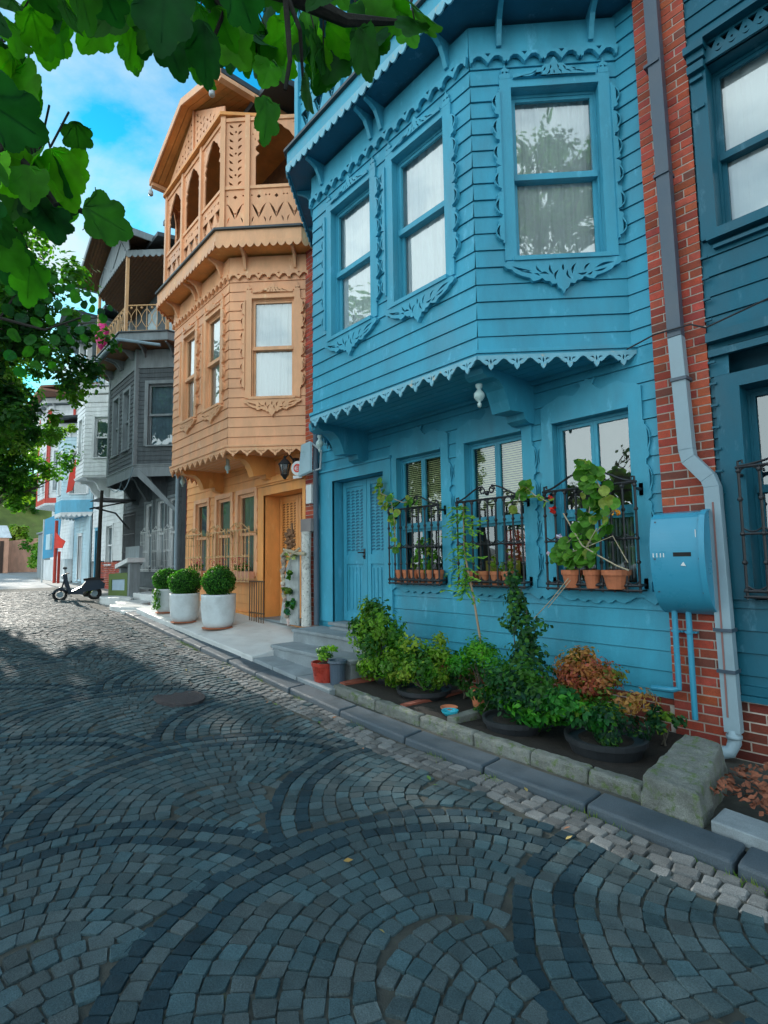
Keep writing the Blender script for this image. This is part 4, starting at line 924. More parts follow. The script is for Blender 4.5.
# metal door with bars, struts and brackets
m = MB(); gd = fr(0, 6.2, 1, 0)
for x in [-21.9 + .14 * i for i in range(11)]: m.tube([gd(x, -1.0, .15), gd(x, 1.9, .15)], .014, 6)
for z in (-.9, -.2, .45, 1.1, 1.8): m.tube([gd(-21.95, z, .15), gd(-20.45, z, .15)], .016, 6)
m.build('barred_gate', M['iron'], H)
for x in (-17.9, -19.35, -20.8):
    m = MB(); console(m, x, .16, 6.24, 5.3, 3.06, .9); m.build('console_bracket', M['grey_wood'], H)
m = MB()
for F, l in seg_frames(chamfer_poly(-20.85, -17.86, 6.24, 5.2, .04)): m.fbox(F, 0, l, 2.75, 3.05, -.03, .0)
m.build('skirt_board', M['grey_trim'], H)
m = MB(); F_ = fr(-17.86, 5.2, S2, S2)
m.plate(F_, [(.05, 2.85), (1.45, 1.55), (1.45, 1.70), (.15, 3.05)], (), .0, .07, back=True); m.build('strut', M['grey_trim'], H)
m = MB()
for x in (-20.85, -17.86): m = MB(); m.box(x - .07, x + .07, 5.15, 5.29, 3.1, 6.9); m.build('corner_post', M['grey_trim'], H)
m = MB(); m.tube([(-21.5, 4.52, 7.02), (-17.55, 4.52, 6.98)], .05, 8); m.tube([(-17.55, 4.52, 6.98), (-16.6, 5.5, 6.75)], .05, 8); m.tube([(-16.75, 6.12, 6.7), (-16.62, 6.12, 2.6), (-16.62, 6.12, -1.1)], .05, 8); m.build('rain_pipe', M['zinc'], H)
zb_ = 7.27
for (x, y) in ((-17.67, 4.78), (-21.05, 4.78), (-16.75, 5.75), (-22.3, 5.75)):
    m = MB(); m.box(x - .045, x + .045, y - .045, y + .045, zb_, 9.8); m.build('balcony_post', M['tan_pole'], H)
m = MB()
def rail(m, p, q):
    p = Vector(p); q = Vector(q); n = int((q - p).length / .30)
    for z in (.08, .92): m.tube([p + Vector((0, 0, z)), q + Vector((0, 0, z))], .022, 6)
    for i in range(n + 1):
        c = p.lerp(q, i / n); m.tube([c + Vector((0, 0, .08)), c + Vector((0, 0, .92))], .013, 5)
        if i < n:
            d_ = (q - p) / n
            for s in (0, 1):
                P = [c + d_ * (.5 + (.46 - .46 * sin(pi * k / 8)) * (1 if s else -1)) + Vector((0, 0, .2 + .6 * k / 8)) for k in range(9)]; m.tube(P, .010, 5)
            m.ball(c + d_ * .5 + Vector((0, 0, .84)), .04, 6)
rail(m, (-17.67, 4.78, zb_), (-21.05, 4.78, zb_)); rail(m, (-17.67, 4.78, zb_), (-16.75, 5.75, zb_)); rail(m, (-21.05, 4.78, zb_), (-22.3, 5.75, zb_))
m.build('balcony_railing', M['iron_tan'], H)
m = MB(); m.box(-22.3, -16.6, 6.3, 11, 7.2, 10.0); m.build('upper_wall', M['grey_wood'], H)
for x in (-18.3, -20.3): m = MB(); m.box(x, x + 1, 6.26, 6.31, 7.4, 9.3); m.build('balcony_window', M['curtain_grey'], H)
m = MB()
P3 = clip_side(chamfer_poly(-20.85, -17.86, 6.24, 5.2, .45), 6.3, -22.4, -16.6)
m.prism(P3, 9.8, 9.86)
for k in range(60):
    y = 4.8 + k * .1
    if y < 6.2: m.box(-21.0 - max(0, min(1.3, (y - 4.8))), -17.7 + max(0, min(1.05, (y - 4.8))), y, y + .05, 9.78, 9.8)
m.build('balcony_ceiling', M['brown_wood'], H)
m = MB()
for F, l in seg_frames(P3): m.fbox(F, 0, l, 9.84, 10.02, 0, .03); lace(m, F, 0, l, 9.9, 9.86, .09, .2, 'round', .03, .05)
m.build('lace_board', M['grey_trim'], H)
xc, hw, yf, ze, zp = -19.4, 2.35, 4.15, 10.3, 11.3
m = MB(); m.plate(fr(0, 4.76, 1, 0), [(-21.2, 10.02), (-17.5, 10.02), (-17.6, 10.45), (xc, 11.1), (-21.1, 10.45)], (), -.03, 0, back=True)
for s in (-1, 1): m.stroke(fr(0, 4.755, 1, 0), [(xc + s * .1, 10.1), (xc + s * 1.0, 10.65), (xc + s * 1.5, 10.15)], .05, 0, .02)
m.build('gable_board', M['grey_trim'], H)
rf = MB(); sf = MB(); ed = MB()
for s in (-1, 1):
    xe = xc + s * hw; A = [(xc, yf, zp), (xe, yf, ze), (xe, 11, ze), (xc, 11, zp)]; A = A if s > 0 else A[::-1]
    rf.hexa([(p[0], p[1], p[2] + .03) for p in A] + [(p[0], p[1], p[2] + .15) for p in A])
    y = yf
    while y < 6.4:
        A = [(xc, y, zp), (xe, y, ze), (xe, y + .09, ze), (xc, y + .09, zp)]; A = A if s > 0 else A[::-1]; sf.hexa([(p[0], p[1], p[2]) for p in A] + [(p[0], p[1], p[2] + .028) for p in A]); y += .10
    A = [(xc, yf - .03, zp - .08), (xe, yf - .03, ze - .08), (xe, yf, ze - .08), (xc, yf, zp - .08)]; A = A if s > 0 else A[::-1]; ed.hexa(A + [(p[0], p[1], p[2] + .2) for p in A])
    ed.box(min(xe, xe + s * .04), max(xe, xe + s * .04), yf, 11, ze - .06, ze + .16)
RF = rf.build('roof', M['slate'], H); sf.build('soffit', M['brown_wood'], RF); ed.build('bargeboard', M['grey_trim'], RF)
m = MB(); m.hexa([(-22.5, 5.3, 10.2), (-16.5, 5.3, 10.2), (-16.5, 11, 11), (-22.5, 11, 11), (-22.5, 5.3, 10.33), (-16.5, 5.3, 10.33), (-16.5, 11, 11.2), (-22.5, 11, 11.2)]); m.build('main_roof', M['slate'], H)
m = MB(); P = [(-21.0 + .25 * i, 5.25 - .03 * sin(i), 3.0 - .5 * sin(pi * i / 8)) for i in range(9)]; m.tube(P, .018, 5); m.tube([(-19.2 + .2 * i, 5.1, 2.5 + .5 * (i / 8) ** 2 - .2 * sin(pi * i / 8)) for i in range(9)], .018, 5); m.build('cable', M['zinc'], H)
m = MB(); m.tube([(-22.0, 4.9, 2.05), (-21.5, 6.1, 2.35)], .03, 6); m.tube([(-21.9, 5.0, 2.1), (-21.65, 5.7, 1.9), (-21.5, 6.15, 1.3)], .035, 6); m.tube([(-20.6, 4.9, 2.2), (-20.6, 6.1, 2.3)], .03, 6); m.box(-22.0, -20.6, 4.9, 6.1, 2.32, 2.34); m.build('door_canopy', M['iron'], H)
# ================================================================== white house
H, G, FF, FR = bay_house('wooden_house', 'white clapboard bay house with grey shadowed eave beyond the weathered grey house', -27.3, -22.6, -26.0, -24.57, 6.24, 5.2, -1.0, 3.65, 6.75, 7.1,
    (M['white'], M['white']), [(.45, 1.0, 4.4, 6.1)], [(.42, 1.22, 4.4, 6.1)], M['white'], ground_holes=[(-26.6, -25.8, -.9, 1.5), (-24.9, -24.0, 0, 1.6)], lacekind='', balcony=False, orn=False, z_roof=7.4, cornice_e=.08, curt='grey', glass='glass_dark', side_lim=(-27.3, -22.6), ground_b0=0.15)
sash_window(H, G, -24.9, -24.0, 0.0, 1.6, (M['white'], M['white']), 'grey', .5, deep=.08, case=.1, orn=False, glass='glass_dark')
panel_door(H, G, -26.6, -25.8, -.9, 1.5, M['sky_blue'], .1, M['white'], leafs=1, cas=.1, head=.1, hdl=False)
for x in (-24.75, -25.9): m = MB(); console(m, x, .2, 6.24, 5.35, 3.6, .75); m.build('console_bracket', M['white'], H)
m = MB(); bricks(m, fr(0, 6.2, 1, 0), -25.6, -22.7, -1.1, .1, .0); m.build('brick_plinth', M['brick'], H)
m = MB(); m.box(-27.2, -22.7, 6.3, 11, 7.3, 10.0); m.build('upper_wall', M['white'], H)
for (x, y) in ((-24.6, 5.25), (-26.0, 5.25), (-23.6, 6.1)): m = MB(); m.box(x - .09, x + .09, y - .09, y + .09, 7.4, 9.7); m.build('balcony_post', M['white'], H)
m = MB()
for p, q in (((-26, 5.25, 7.4), (-24.6, 5.25, 7.4)), ((-24.6, 5.25, 7.4), (-23.6, 6.1, 7.4))):
    p, q = Vector(p), Vector(q)
    for z in (.1, .95): m.tube([p + Vector((0, 0, z)), q + Vector((0, 0, z))], .025, 5)
    for k in range(9): c = p.lerp(q, k / 8); m.tube([c + Vector((0, 0, .1)), c + Vector((0, 0, .95))], .012, 4)
m.build('balcony_railing', M['iron_white'], H)
for x in (-26.6, -25.2, -23.9): m = MB(); m.box(x - .3, x + .3, 6.25, 6.31, 7.6, 9.4); m.build('balcony_window', M['curtain_grey'], H)
xc, hw, yf, ze, zp = -25.2, 2.3, 4.35, 9.75, 10.7; rf = MB(); sf = MB()
for s in (-1, 1):
    xe = xc + s * hw; A = [(xc, yf, zp), (xe, yf, ze), (xe, 11, ze), (xc, 11, zp)]; A = A if s > 0 else A[::-1]
    rf.hexa([(p[0], p[1], p[2] + .03) for p in A] + [(p[0], p[1], p[2] + .14) for p in A]); sf.hexa([(p[0], p[1] + .04, p[2]) for p in A] + [(p[0], p[1] + .04, p[2] + .028) for p in A])
rf.box(-27.4, -22.6, 5.3, 11, 10.1, 10.25)
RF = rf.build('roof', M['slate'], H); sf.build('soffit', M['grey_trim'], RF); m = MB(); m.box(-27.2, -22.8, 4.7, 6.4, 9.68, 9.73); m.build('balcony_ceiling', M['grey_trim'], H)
# ================================================================== pale blue house
H, G, FF, FR = bay_house('wooden_house', 'small pale blue house with sky blue scalloped band below its bay', -31.0, -27.5, -29.9, -28.5, 6.24, 5.2, -.9, 2.4, 6.0, 6.3,
    (M['pale_blue'], M['white']), [(.4, 1.0, 3.3, 5.3)], [(.35, 1.15, 3.3, 5.3)], M['sky_blue'], ground_holes=[(-29.9, -29.2, -.7, 1.4)], lacekind='round', lacemat=M['white'], balcony=False, orn=False, z_roof=6.9, cornice_e=.3, curt='grey', glass='glass_dark', side_lim=(-31, -27.5))
panel_door(H, G, -29.9, -29.2, -.8, 1.4, M['white'], .1, M['pale_blue'], leafs=1, cas=.1, head=.1, hdl=False)
m = MB()
for F, l in seg_frames(chamfer_poly(-29.9, -28.5, 6.24, 5.2, .03)): m.fbox(F, 0, l, 2.42, 3.0, -.02, .02)
m.build('bay_band', M['sky_blue'], H)
m = MB(); m.hexa([(-31.1, 4.7, 6.6), (-27.4, 4.7, 6.6), (-27.4, 11, 8), (-31.1, 11, 8), (-31.1, 4.7, 6.7), (-27.4, 4.7, 6.7), (-27.4, 11, 8.1), (-31.1, 11, 8.1)]); m.build('roof', M['slate'], H)
m = MB(); m.box(-28.2, -27.5, 6.17, 6.3, -.9, 6.6); m.build('corner_board', M['pale_blue'], H)
# ================================================================== red and white house
H, G, FF, FR = bay_house('wooden_house', 'tall white house with red vertical strips and red corner boards far down the street', -37.0, -31.1, -35.3, -32.6, 6.24, 5.2, -.8, 3.2, 8.2, 8.5,
    (M['white'], M['white']), [(.4, 1.0, 3.9, 6.0), (1.6, 2.2, 3.9, 6.0)], [(.35, 1.1, 3.9, 6.0)], M['grey_trim'], ground_holes=[], lacekind='', balcony=False, orn=False, z_roof=8.8, cornice_e=.3, curt='grey', glass='glass_dark', side_lim=(-37, -31.1))
m = MB()
for F, l in seg_frames(chamfer_poly(-35.3, -32.6, 6.24, 5.2, .0)):
    for a in (0.02, l - .14): m.fbox(F, a, a + .12, 3.2, 8.2, .0, .05)
    m.fbox(F, 0, l, 3.22, 3.5, .021, .045); m.fbox(F, 0, l, 6.9, 7.0, .021, .045)
m.build('red_strips', M['red'], H)
m = MB(); m.box(-37.1, -31.0, 4.5, 6.4, 8.8, 8.9); m.hexa([(-37.2, 4.5, 8.9), (-31.0, 4.5, 8.9), (-31.0, 11, 10.6), (-37.2, 11, 10.6), (-37.2, 4.5, 9.0), (-31.0, 4.5, 9.0), (-31.0, 11, 10.8), (-37.2, 11, 10.8)]); m.build('roof', M['tile'], H)
m = MB(); m.box(-34.5, -31.3, 6.6, 10.5, 9.0, 12.6); m.build('attic_wall', M['sky_blue'], H)
m = MB(); m.box(-36.9, -31.2, 5.9, 6.22, -.85, .3); m.build('plinth', M['white'], H)
# ================================================================== plants
def leaf_quad(m, c, n, s, up=None, asp=1.9, fold=.22):
    """one small pointed leaf folded along its midrib"""
    n = n.normalized(); u = (up or Vector((U(-1, 1), U(-1, 1), U(-1, 1)))).cross(n)
    if u.length < 1e-3: u = n.orthogonal()
    u.normalize(); v = n.cross(u); l = s * .5; w_ = s / asp * .5
    a, b = c - v * l, c + v * l; p, q = c + u * w_ + n * (w_ * fold), c - u * w_ + n * (w_ * fold); p2, q2 = c + v * l * .5 + u * w_ * .7 + n * w_ * fold * .6, c + v * l * .5 - u * w_ * .7 + n * w_ * fold * .6
    i = len(m.v); [m.vert(k) for k in (a, b, p, q, p2, q2)]; m.f.append((i, i + 2, i + 4, i + 1)); m.f.append((i, i + 1, i + 5, i + 3))
def round_leaf(m, c, n, s, asp=1.25):
    n = n.normalized(); u = Vector((U(-1, 1), U(-1, 1), U(-1, 1))).cross(n)
    u = n.orthogonal().normalized() if u.length < 1e-3 else u.normalized()
    v = n.cross(u); l = s * .5; w_ = l / asp; i = len(m.v); m.vert(c - n * (s * .06)); N_ = 11
    for k in range(N_): a = 2 * pi * k / N_; r = 1 + .08 * cos(5 * a) - (.22 if k == 0 else 0); m.vert(c + u * (w_ * sin(a) * r) - v * (l * cos(a) * r) + n * (s * .06 * sin(2.3 * a + c.x * 9)))
    for k in range(N_): m.f.append((i, i + 1 + k, i + 1 + (k + 1) % N_))
def rdir(): 
    while True:
        v = Vector((U(-1, 1), U(-1, 1), U(-1, 1)))
        if .05 < v.length < 1: return v.normalized()
def bush(m, c, rx, ry, rz, n, s, cols, clumps=14, fill=.55, seed=None):
    """clumps of small leaves; every clump has its own leaf colour"""
    c = Vector(c); K = []
    for i in range(clumps):
        d = rdir(); rr = U(.35, .95); K.append((c + Vector((d.x * rx * rr, d.y * ry * rr, d.z * rz * rr)), U(.28, .5), random.choice(cols), d))
    for i in range(n):
        k = random.choice(K); d = rdir(); r_ = rnd() ** .45 * k[1]
        p = k[0] + Vector((d.x * rx * r_, d.y * ry * r_, d.z * rz * r_)); v = U(.7, 1.3); col = k[2] if rnd() < .85 else random.choice(cols)
        m.col = (col[0] * v, col[1] * v, col[2] * v * U(.8, 1.2))
        leaf_quad(m, p, (d + k[3] * .6 + Vector((0, 0, .5)) + rdir() * .8), s * U(.6, 1.25))
GR = [(.05, .16, .02), (.085, .24, .03), (.03, .11, .02), (.14, .29, .03)]
DK = [(.012, .055, .03), (.02, .085, .035), (.03, .12, .04), (.05, .15, .03)]
YG_ = [(.16, .28, .03), (.24, .33, .04), (.08, .2, .03), (.30, .28, .05)]
CP = [(.36, .10, .06), (.38, .16, .06), (.24, .06, .05), (.14, .18, .03), (.42, .22, .08)]
def plant(name, label, cat, base, parts, pot=None, stems=6, group=None, smat=None):
    T = thing(name, base, label, cat, group); m = MB()
    for a in parts: bush(m, *a)
    m.build('foliage', M['leaf'], T)
    s = MB(); b = Vector(base)
    for i in range(stems):
        a = random.choice(parts)[0]; e = Vector(a) + Vector((U(-.1, .1), U(-.08, .08), 0)); mid = b.lerp(e, .5) + rdir() * .03; s.tube([b + Vector((U(-.04, .04), U(-.04, .04), 0)), mid, e], [.009, .006, .003], 5)
    if stems: s.build('stems', smat or M['bark'], T)
    if pot: pot(T, Vector(base))
    return T
def tub(r, h, mat='black_pot', soil=True, drop=0.0, rim=True):
    def f(T, b):
        m = MB(); z = -h - drop
        m.lathe((b.x, b.y, b.z), [(r * .75, z), (r * .8, z + .01), (r * .97, -.05 - drop), (r * 1.03, -.045 - drop), (r * 1.05, -drop), (r * .96, -drop), (r * .93, -.03 - drop), (.01, -.035 - drop)], 28); P = m.build('pot', M[mat], T, smooth=False)
        m = MB(); m.lathe((b.x, b.y, b.z), [(r * .93, -.045 - drop), (r * .5, -.02 - drop), (.005, -.015 - drop)], 16); m.build('soil', M['soil'], P)
    return f
# planter bed: low mossy concrete wall
m = MB(); xs = [-5.40, -4.6, -3.9, -3.2, -2.6, -2.1, -1.70]
wy = lambda x: yk(x) + .34; wt = lambda x: zst(x) + .155
for a, b in zip(xs, xs[1:]):
    a_, b_ = a + .003, b - .003
    m.hexa([(a_, wy(a), zst(a) - .05), (b_, wy(b), zst(b) - .05), (b_, wy(b) + .13, zst(b) - .05), (a_, wy(a) + .13, zst(a) - .05), (a_, wy(a) + .008, wt(a)), (b_, wy(b) + .008, wt(b)), (b_, wy(b) + .12, wt(b)), (a_, wy(a) + .12, wt(a))])
PW = thing('planter_wall', (-3.5, 4.0, zst(-3.5)), 'low mossy concrete wall edging the plant bed along the kerb', 'low wall'); rough(m.build('wall', M['concrete'], PW, bevel=.02), .014, 4, .14)
m = MB(); x0_, x1_ = -1.70, -1.28; b0 = [(x0_, 3.72, -1.75), (x1_, 3.66, -1.75), (-1.38, 4.55, -1.75), (x0_ - .02, 4.55, -1.75)]; t0 = [(x0_ + .02, 3.76, -1.45), (x1_ - .03, 3.70, -1.46), (-1.42, 4.50, -1.35), (x0_ + .02, 4.52, -1.34)]
m.hexa(b0 + t0); rough(m.build('end_block', M['concrete'], PW, bevel=.02), .016, 5, .10)
m = MB(); m.box(-3.62, -3.50, wy(-3.5) + .12, 4.95, -1.72, -1.50); m.build('divider', M['concrete'], PW, bevel=.012)
m = MB(); m.box(-5.42, -5.30, wy(-5.4) + .12, 5.1, -1.68, -1.47); m.box(-4.30, -4.22, wy(-4.3) + .12, 5.0, -1.68, -1.52); m.build('plank_edging', surf('faded red boards', (.28, .08, .05), rough=.8, var=.3, vscale=10, bump=.3), PW)
sheet('soil', [-1.72, -2.5, -3.5, -4.5, -5.4], lambda x: [wy(x) + .11, 4.4, 5.17], lambda x, y: zst(x) + .13 + .02 * sin(7 * x + 5 * y), M['soil'], kind='stuff')
# steps before the blue door
T = thing('front_steps', (-6.6, 4.7, -1.6), 'two grey stone steps up to the blue double door', 'steps')
for (a, b, y0, z0, z1) in ((-7.45, -5.55, 4.62, -1.3, -1.055), (-7.40, -5.45, 4.22, -1.6, -1.25)):
    m = MB(); m.box(a, b, y0, 5.16, z0, z1 - .05); m.box(a - .015, b + .015, y0 - .025, 5.16, z1 - .049, z1); m.build('step', M['slab'], T, bevel=.008)
bz = lambda x: zst(x) + .14
plant('leafy_shrub', 'tall glossy green shrub right beside the blue door', 'shrub', (-5.15, 4.55, bz(-5) + .1), [((-5.26, 4.52, -.84), .40, .34, .42, 3200, .066, GR + YG_[:2], 26), ((-5.08, 4.42, -1.18), .42, .32, .32, 1900, .062, GR + YG_[:1], 16)], tub(.16, .10), stems=9)
plant('leafy_shrub', 'lower yellow green shrub left of the terracotta pot', 'shrub', (-4.45, 4.5, bz(-4.4) + .08), [((-4.40, 4.5, -1.13), .38, .30, .30, 2500, .058, YG_ + GR, 20), ((-4.74, 4.38, -1.25), .32, .26, .24, 1300, .058, YG_[:3] + GR, 12)], tub(.3, .12), stems=8)
plant('potted_herb', 'bright green herb bush in a terracotta pot in the plant bed', 'potted plant', (-3.72, 4.62, -1.36), [((-3.72, 4.58, -1.10), .33, .28, .25, 2200, .044, [(.07, .27, .03), (.12, .34, .03), (.04, .18, .03)], 16)], tub(.11, .19, 'terracotta'), stems=6)
plant('potted_herb', 'small green herb in a red glazed pot next to the steps', 'potted plant', (-5.74, 4.03, -1.27), [((-5.74, 4.03, -1.15), .20, .16, .11, 480, .045, GR, 9)], tub(.17, .25, 'red_glaze'), stems=4)
m = MB(); m.lathe((-5.50, 4.05, -1.53), [(.07, 0), (.09, .02), (.10, .27), (.125, .28), (.12, .31), (.10, .31), (.09, .27), (.02, .26)], 18)
tag(m.build('plant_pot', M['zinc_dark']), 'empty dark grey pot standing right of the red glazed pot', 'pot')
vine = [((-3.17 + .10 * sin(i * 1.7), 4.60, -1.36 + i * .113), .17 + .030 * (9 - i), .16, .12, 200 + 50 * (9 - i), .06, DK + GR[:1], 7) for i in range(10)]
plant('climbing_plant', 'tall dark green climber rising from the bed in front of the blue wall', 'climber', (-3.15, 4.6, bz(-3.1)), [((-3.08, 4.28, -1.26), .52, .32, .32, 3400, .06, DK + GR[:1], 22)], tub(.3, .12), stems=7)
CL = [o for o in scene.objects if o.get('category') == 'climber'][0]; m = MB()
for q in range(3):
    ph = q * 2.1; P = [(-3.17 + .09 * sin(k * .7 + ph) + .05 * (q - 1), 4.62 + .05 * cos(k * .9 + ph), -1.45 + k * .105) for k in range(12)]; m.tube(P, [.010 - .0007 * k for k in range(12)], 5)
m.build('vine_stems', M['bark'], CL); m = MB()
for i in range(3300):
    k = rnd() ** 1.9; z = -1.40 + 1.24 * k; rr = (.44 * (1 - k) + .10) * (.7 + .5 * sin(z * 19 + 1) * sin(z * 7)); d = rdir(); g = random.choice(DK + GR[:1]); v = U(.6, 1.5); m.col = tuple(c * v for c in g)
    if sin(z * 31 + d.x * 5) * sin(z * 13 + d.x * 9) > .45: continue
    x = -3.17 + .07 * sin(z * 5.5) + d.x * rr * rnd() ** .5; leaf_quad(m, Vector((x, 4.58 + d.y * rr * .7, z + d.z * .06)), d + Vector((0, -.4, .5)) + rdir() * .7, .058 * U(.6, 1.3), asp=1.6)
m.build('climbing_leaves', M['leaf'], CL)
plant('copper_shrub', 'copper and yellow leaved shrub above the black tub', 'shrub', (-2.45, 4.62, bz(-2.4) + .05), [((-2.52, 4.62, -.98), .36, .28, .20, 2400, .048, CP, 22), ((-2.34, 4.60, -1.12), .36, .28, .20, 1700, .045, CP + GR[:1], 16)], stems=8)
plant('low_plant', 'low bright green plant overhanging the black round tub', 'plant', (-2.50, 4.36, -1.36), [((-2.58, 4.24, -1.28), .50, .25, .20, 2100, .075, [(.04, .22, .03), (.08, .32, .03), (.02, .12, .03)], 16), ((-2.14, 4.26, -1.30), .34, .24, .18, 1500, .05, DK + YG_[:1], 10)], stems=4)
plant('ground_plant', 'loose low greenery between the yellow green shrub and the terracotta pot', 'plant', (-4.05, 4.75, bz(-4)), [((-4.1, 4.8, -1.32), .30, .2, .14, 700, .055, GR + DK, 9)], stems=3)
plant('ground_plant', 'loose dark greenery at the foot of the tall climber beside the terracotta pot', 'plant', (-3.5, 4.35, bz(-3.5)), [((-3.48, 4.40, -1.38), .22, .2, .13, 600, .055, DK + GR, 8)], stems=3)
plant('ground_plant', 'trailing greenery by the brick plinth right of the copper shrub', 'plant', (-1.95, 4.8, bz(-2)), [((-1.98, 4.85, -1.40), .18, .14, .13, 420, .05, DK + YG_[:1], 6)], stems=3)
T = thing('plant_tub', (-2.30, 4.33, -1.62), 'wide round black plastic tub full of soil behind the low wall', 'tub'); tub(.31, .20)(T, Vector((-2.22, 4.34, -1.44)))
T = thing('plant_tub', (-3.02, 4.33, -1.62), 'round black tub of soil under the tall climber', 'tub'); tub(.27, .19)(T, Vector((-3.08, 4.28, -1.46)))
# dish and tray in the bed
m = MB(); m.lathe((-3.78, 4.18, -1.53), [(.05, 0), (.085, .03), (.09, .045), (.075, .04), (.04, .015)], 16); tag(m.build('clay_saucer', M['terracotta']), 'small orange clay saucer lying in the bed beside the turquoise dish', 'saucer')
m = MB(); m.lathe((-3.58 - .1, 4.08, -1.53), [(.05, 0), (.08, .03), (.085, .05), (.07, .045), (.04, .015)], 16); tag(m.build('dish', surf('turquoise plastic', (.03, .42, .55), rough=.35)), 'turquoise plastic dish lying in the bed', 'dish')
# slender bamboo with bare stem
T = thing('bamboo', (-3.75, 4.80, -1.5), 'slender young tree with bare stem and feathery light green leaves before the barred windows', 'young tree')
m = MB(); stem = [(-3.72, 4.72, -1.30), (-3.80, 4.74, -.9), (-3.92, 4.78, -.4), (-4.05, 4.80, .1), (-4.08, 4.84, .65)]; m.tube(stem, [.016, .014, .012, .009, .004], 6); m.build('trunk', surf('pale stem', (.33, .24, .16), rough=.9, var=.3, vscale=20), T)
m = MB()
for i in range(58):
    b = Vector((-4.05, 4.8, .1)).lerp(Vector((-4.08, 4.84, .62)), U(-.9, 1)); b.x += 0; e = b + Vector((U(-.34, .34), U(-.18, .04), U(-.12, .10)))
    for k in range(12):
        p = b.lerp(e, (k + 1) / 12) + Vector((0, 0, -.05 * ((k + 1) / 12) ** 2)); m.col = random.choice([(.16, .36, .05), (.10, .28, .04), (.24, .42, .06)]); leaf_quad(m, p + rdir() * .012, Vector((0, -.6, .8)) + rdir() * .5, .062, up=(e - b), asp=2.8)
m.build('foliage', M['leaf'], T)
# vine on the left window and plants on the sills
def vine_on(label, pts, n, s, cols, name='climbing_vine', extra=None, cat='vine'):
    T = thing(name, pts[0], label, cat); m = MB(); m.tube(pts, [.006] * len(pts), 5); m.build('stem', M['rope'], T); m = MB()
    for i in range(n):
        k = random.randrange(len(pts) - 1); p = Vector(pts[k]).lerp(Vector(pts[k + 1]), rnd()) + Vector((U(-.07, .07), U(-.05, .03), U(-.06, .06))); v = U(.8, 1.2); c = random.choice(cols); m.col = tuple(q * v for q in c)
        round_leaf(m, p, Vector((0, -1, .4)) + rdir() * .8, s * U(.7, 1.3), asp=1.1)
    m.build('foliage', M['leaf'], T)
    if extra: extra(T)
LG = [(.12, .30, .04), (.20, .38, .06), (.07, .2, .03), (.30, .36, .08)]
vine_on('thin vine with pale round leaves on the left end of the leftmost black grille', [(-5.42, 4.98, .1), (-5.40, 4.96, .5), (-5.46, 4.96, .80), (-5.75, 5.06, .78), (-5.86, 5.06, 1.15), (-5.72, 5.0, .95), (-5.25, 4.97, .78), (-5.05, 4.97, .78)], 60, .09, LG)
vine_on('pale trailing vine between the middle and the right black grille', [(-3.45, 4.98, .55), (-3.36, 4.95, .72), (-3.28, 4.9, .78), (-3.15, 4.9, .66), (-3.02, 4.94, .58)], 26, .09, LG)
def geran(T):
    m = MB()
    for (x, z, c, r) in ((-2.97, .50, (.75, .02, .01), .045), (-3.0, .62, (.6, .05, .03), .03), (-2.92, .22, (.7, .55, .75), .028), (-2.32, .42, (.75, .3, .02), .035), (-3.05, .05, (.7, .6, .75), .02), (-2.36, .56, (.6, .03, .01), .025)):
        m = MB()
        for i in range(26): m.col = tuple(q * U(.75, 1.2) for q in c); leaf_quad(m, Vector((x, 4.95, z)) + rdir() * r * U(.4, 1), rdir(), r * .9, asp=1.2)
        m.build('flower', M['petal'], T)
vine_on('tall geranium with red blossoms climbing the right black grille', [(-2.9, 5.0, -.1), (-2.85, 4.97, .15), (-2.62, 4.96, .32), (-2.55, 4.95, .6), (-2.62, 4.95, .95), (-2.50, 4.95, .75), (-2.35, 4.96, .45), (-2.65, 4.97, .1), (-2.95, 4.97, .02), (-2.75, 4.97, -.02), (-2.55, 4.97, .02)], 150, .105, LG + GR[:2], name='geranium', extra=geran, cat='potted plant')
m = MB(); m.tube([(-2.85, 4.93, .45), (-2.66, 4.92, .12), (-2.50, 4.92, .02), (-2.32, 4.92, -.08), (-2.22, 4.93, -.12)], .007, 5); m.tube([(-2.5, 4.92, .28), (-2.62, 4.91, .1), (-2.35, 4.92, .2), (-2.22, 4.92, -.05)], .005, 5); m.tube([(-2.82, 4.92, -.2), (-3.02, 4.92, -.42), (-3.22, 4.9, -.62)], .005, 5); m.tube([(-2.80, 4.92, -.22), (-3.05, 4.90, -.50)], .004, 5)
tag(m.build('dry_twigs', M['rope']), 'dry bleached twigs tangled in the bars of the right grille', 'twigs')
def sillpot(x, y, z, r, h, label, grp, plant_=None, lab_cat='flower pot'):
    T = thing('flower_pot', (x, y, z), label, lab_cat, grp); m = MB()
    m.lathe((x, y, z), [(r * .68, 0), (r * .70, .01), (r * .93, h * .72), (r * 1.04, h * .73), (r * 1.06, h), (r * .92, h), (r * .9, h * .9), (.005, h * .88)], 16); m.build('pot', M['terracotta'], T)
    if plant_:
        m = MB(); bush(m, (x, y, z + h + plant_[0] * .7), r * plant_[2], r * 1.0, plant_[0], plant_[1], plant_[3], plant_[4], 6); m.build('foliage', M['leaf'], T)
    return T
zsl = -.30
wins = ['leftmost', 'middle', 'right']
m = MB()
sp = [(-5.46, 0), (-5.31, 0), (-5.17, 1), (-5.03, 2), (-4.87, 2), (-4.72, 0)]
names = ['narrow bare clay pot, first on the left behind the leftmost grille', 'narrow bare clay pot, second from the left behind the leftmost grille', 'clay pot with leafy sprout, third behind the leftmost grille', 'clay pot with tall pale leaves in the centre of the leftmost grille', 'clay pot with tall pale leaves right of the centre of the leftmost grille', 'clay pot with brownish sprout at the right end of the leftmost grille']
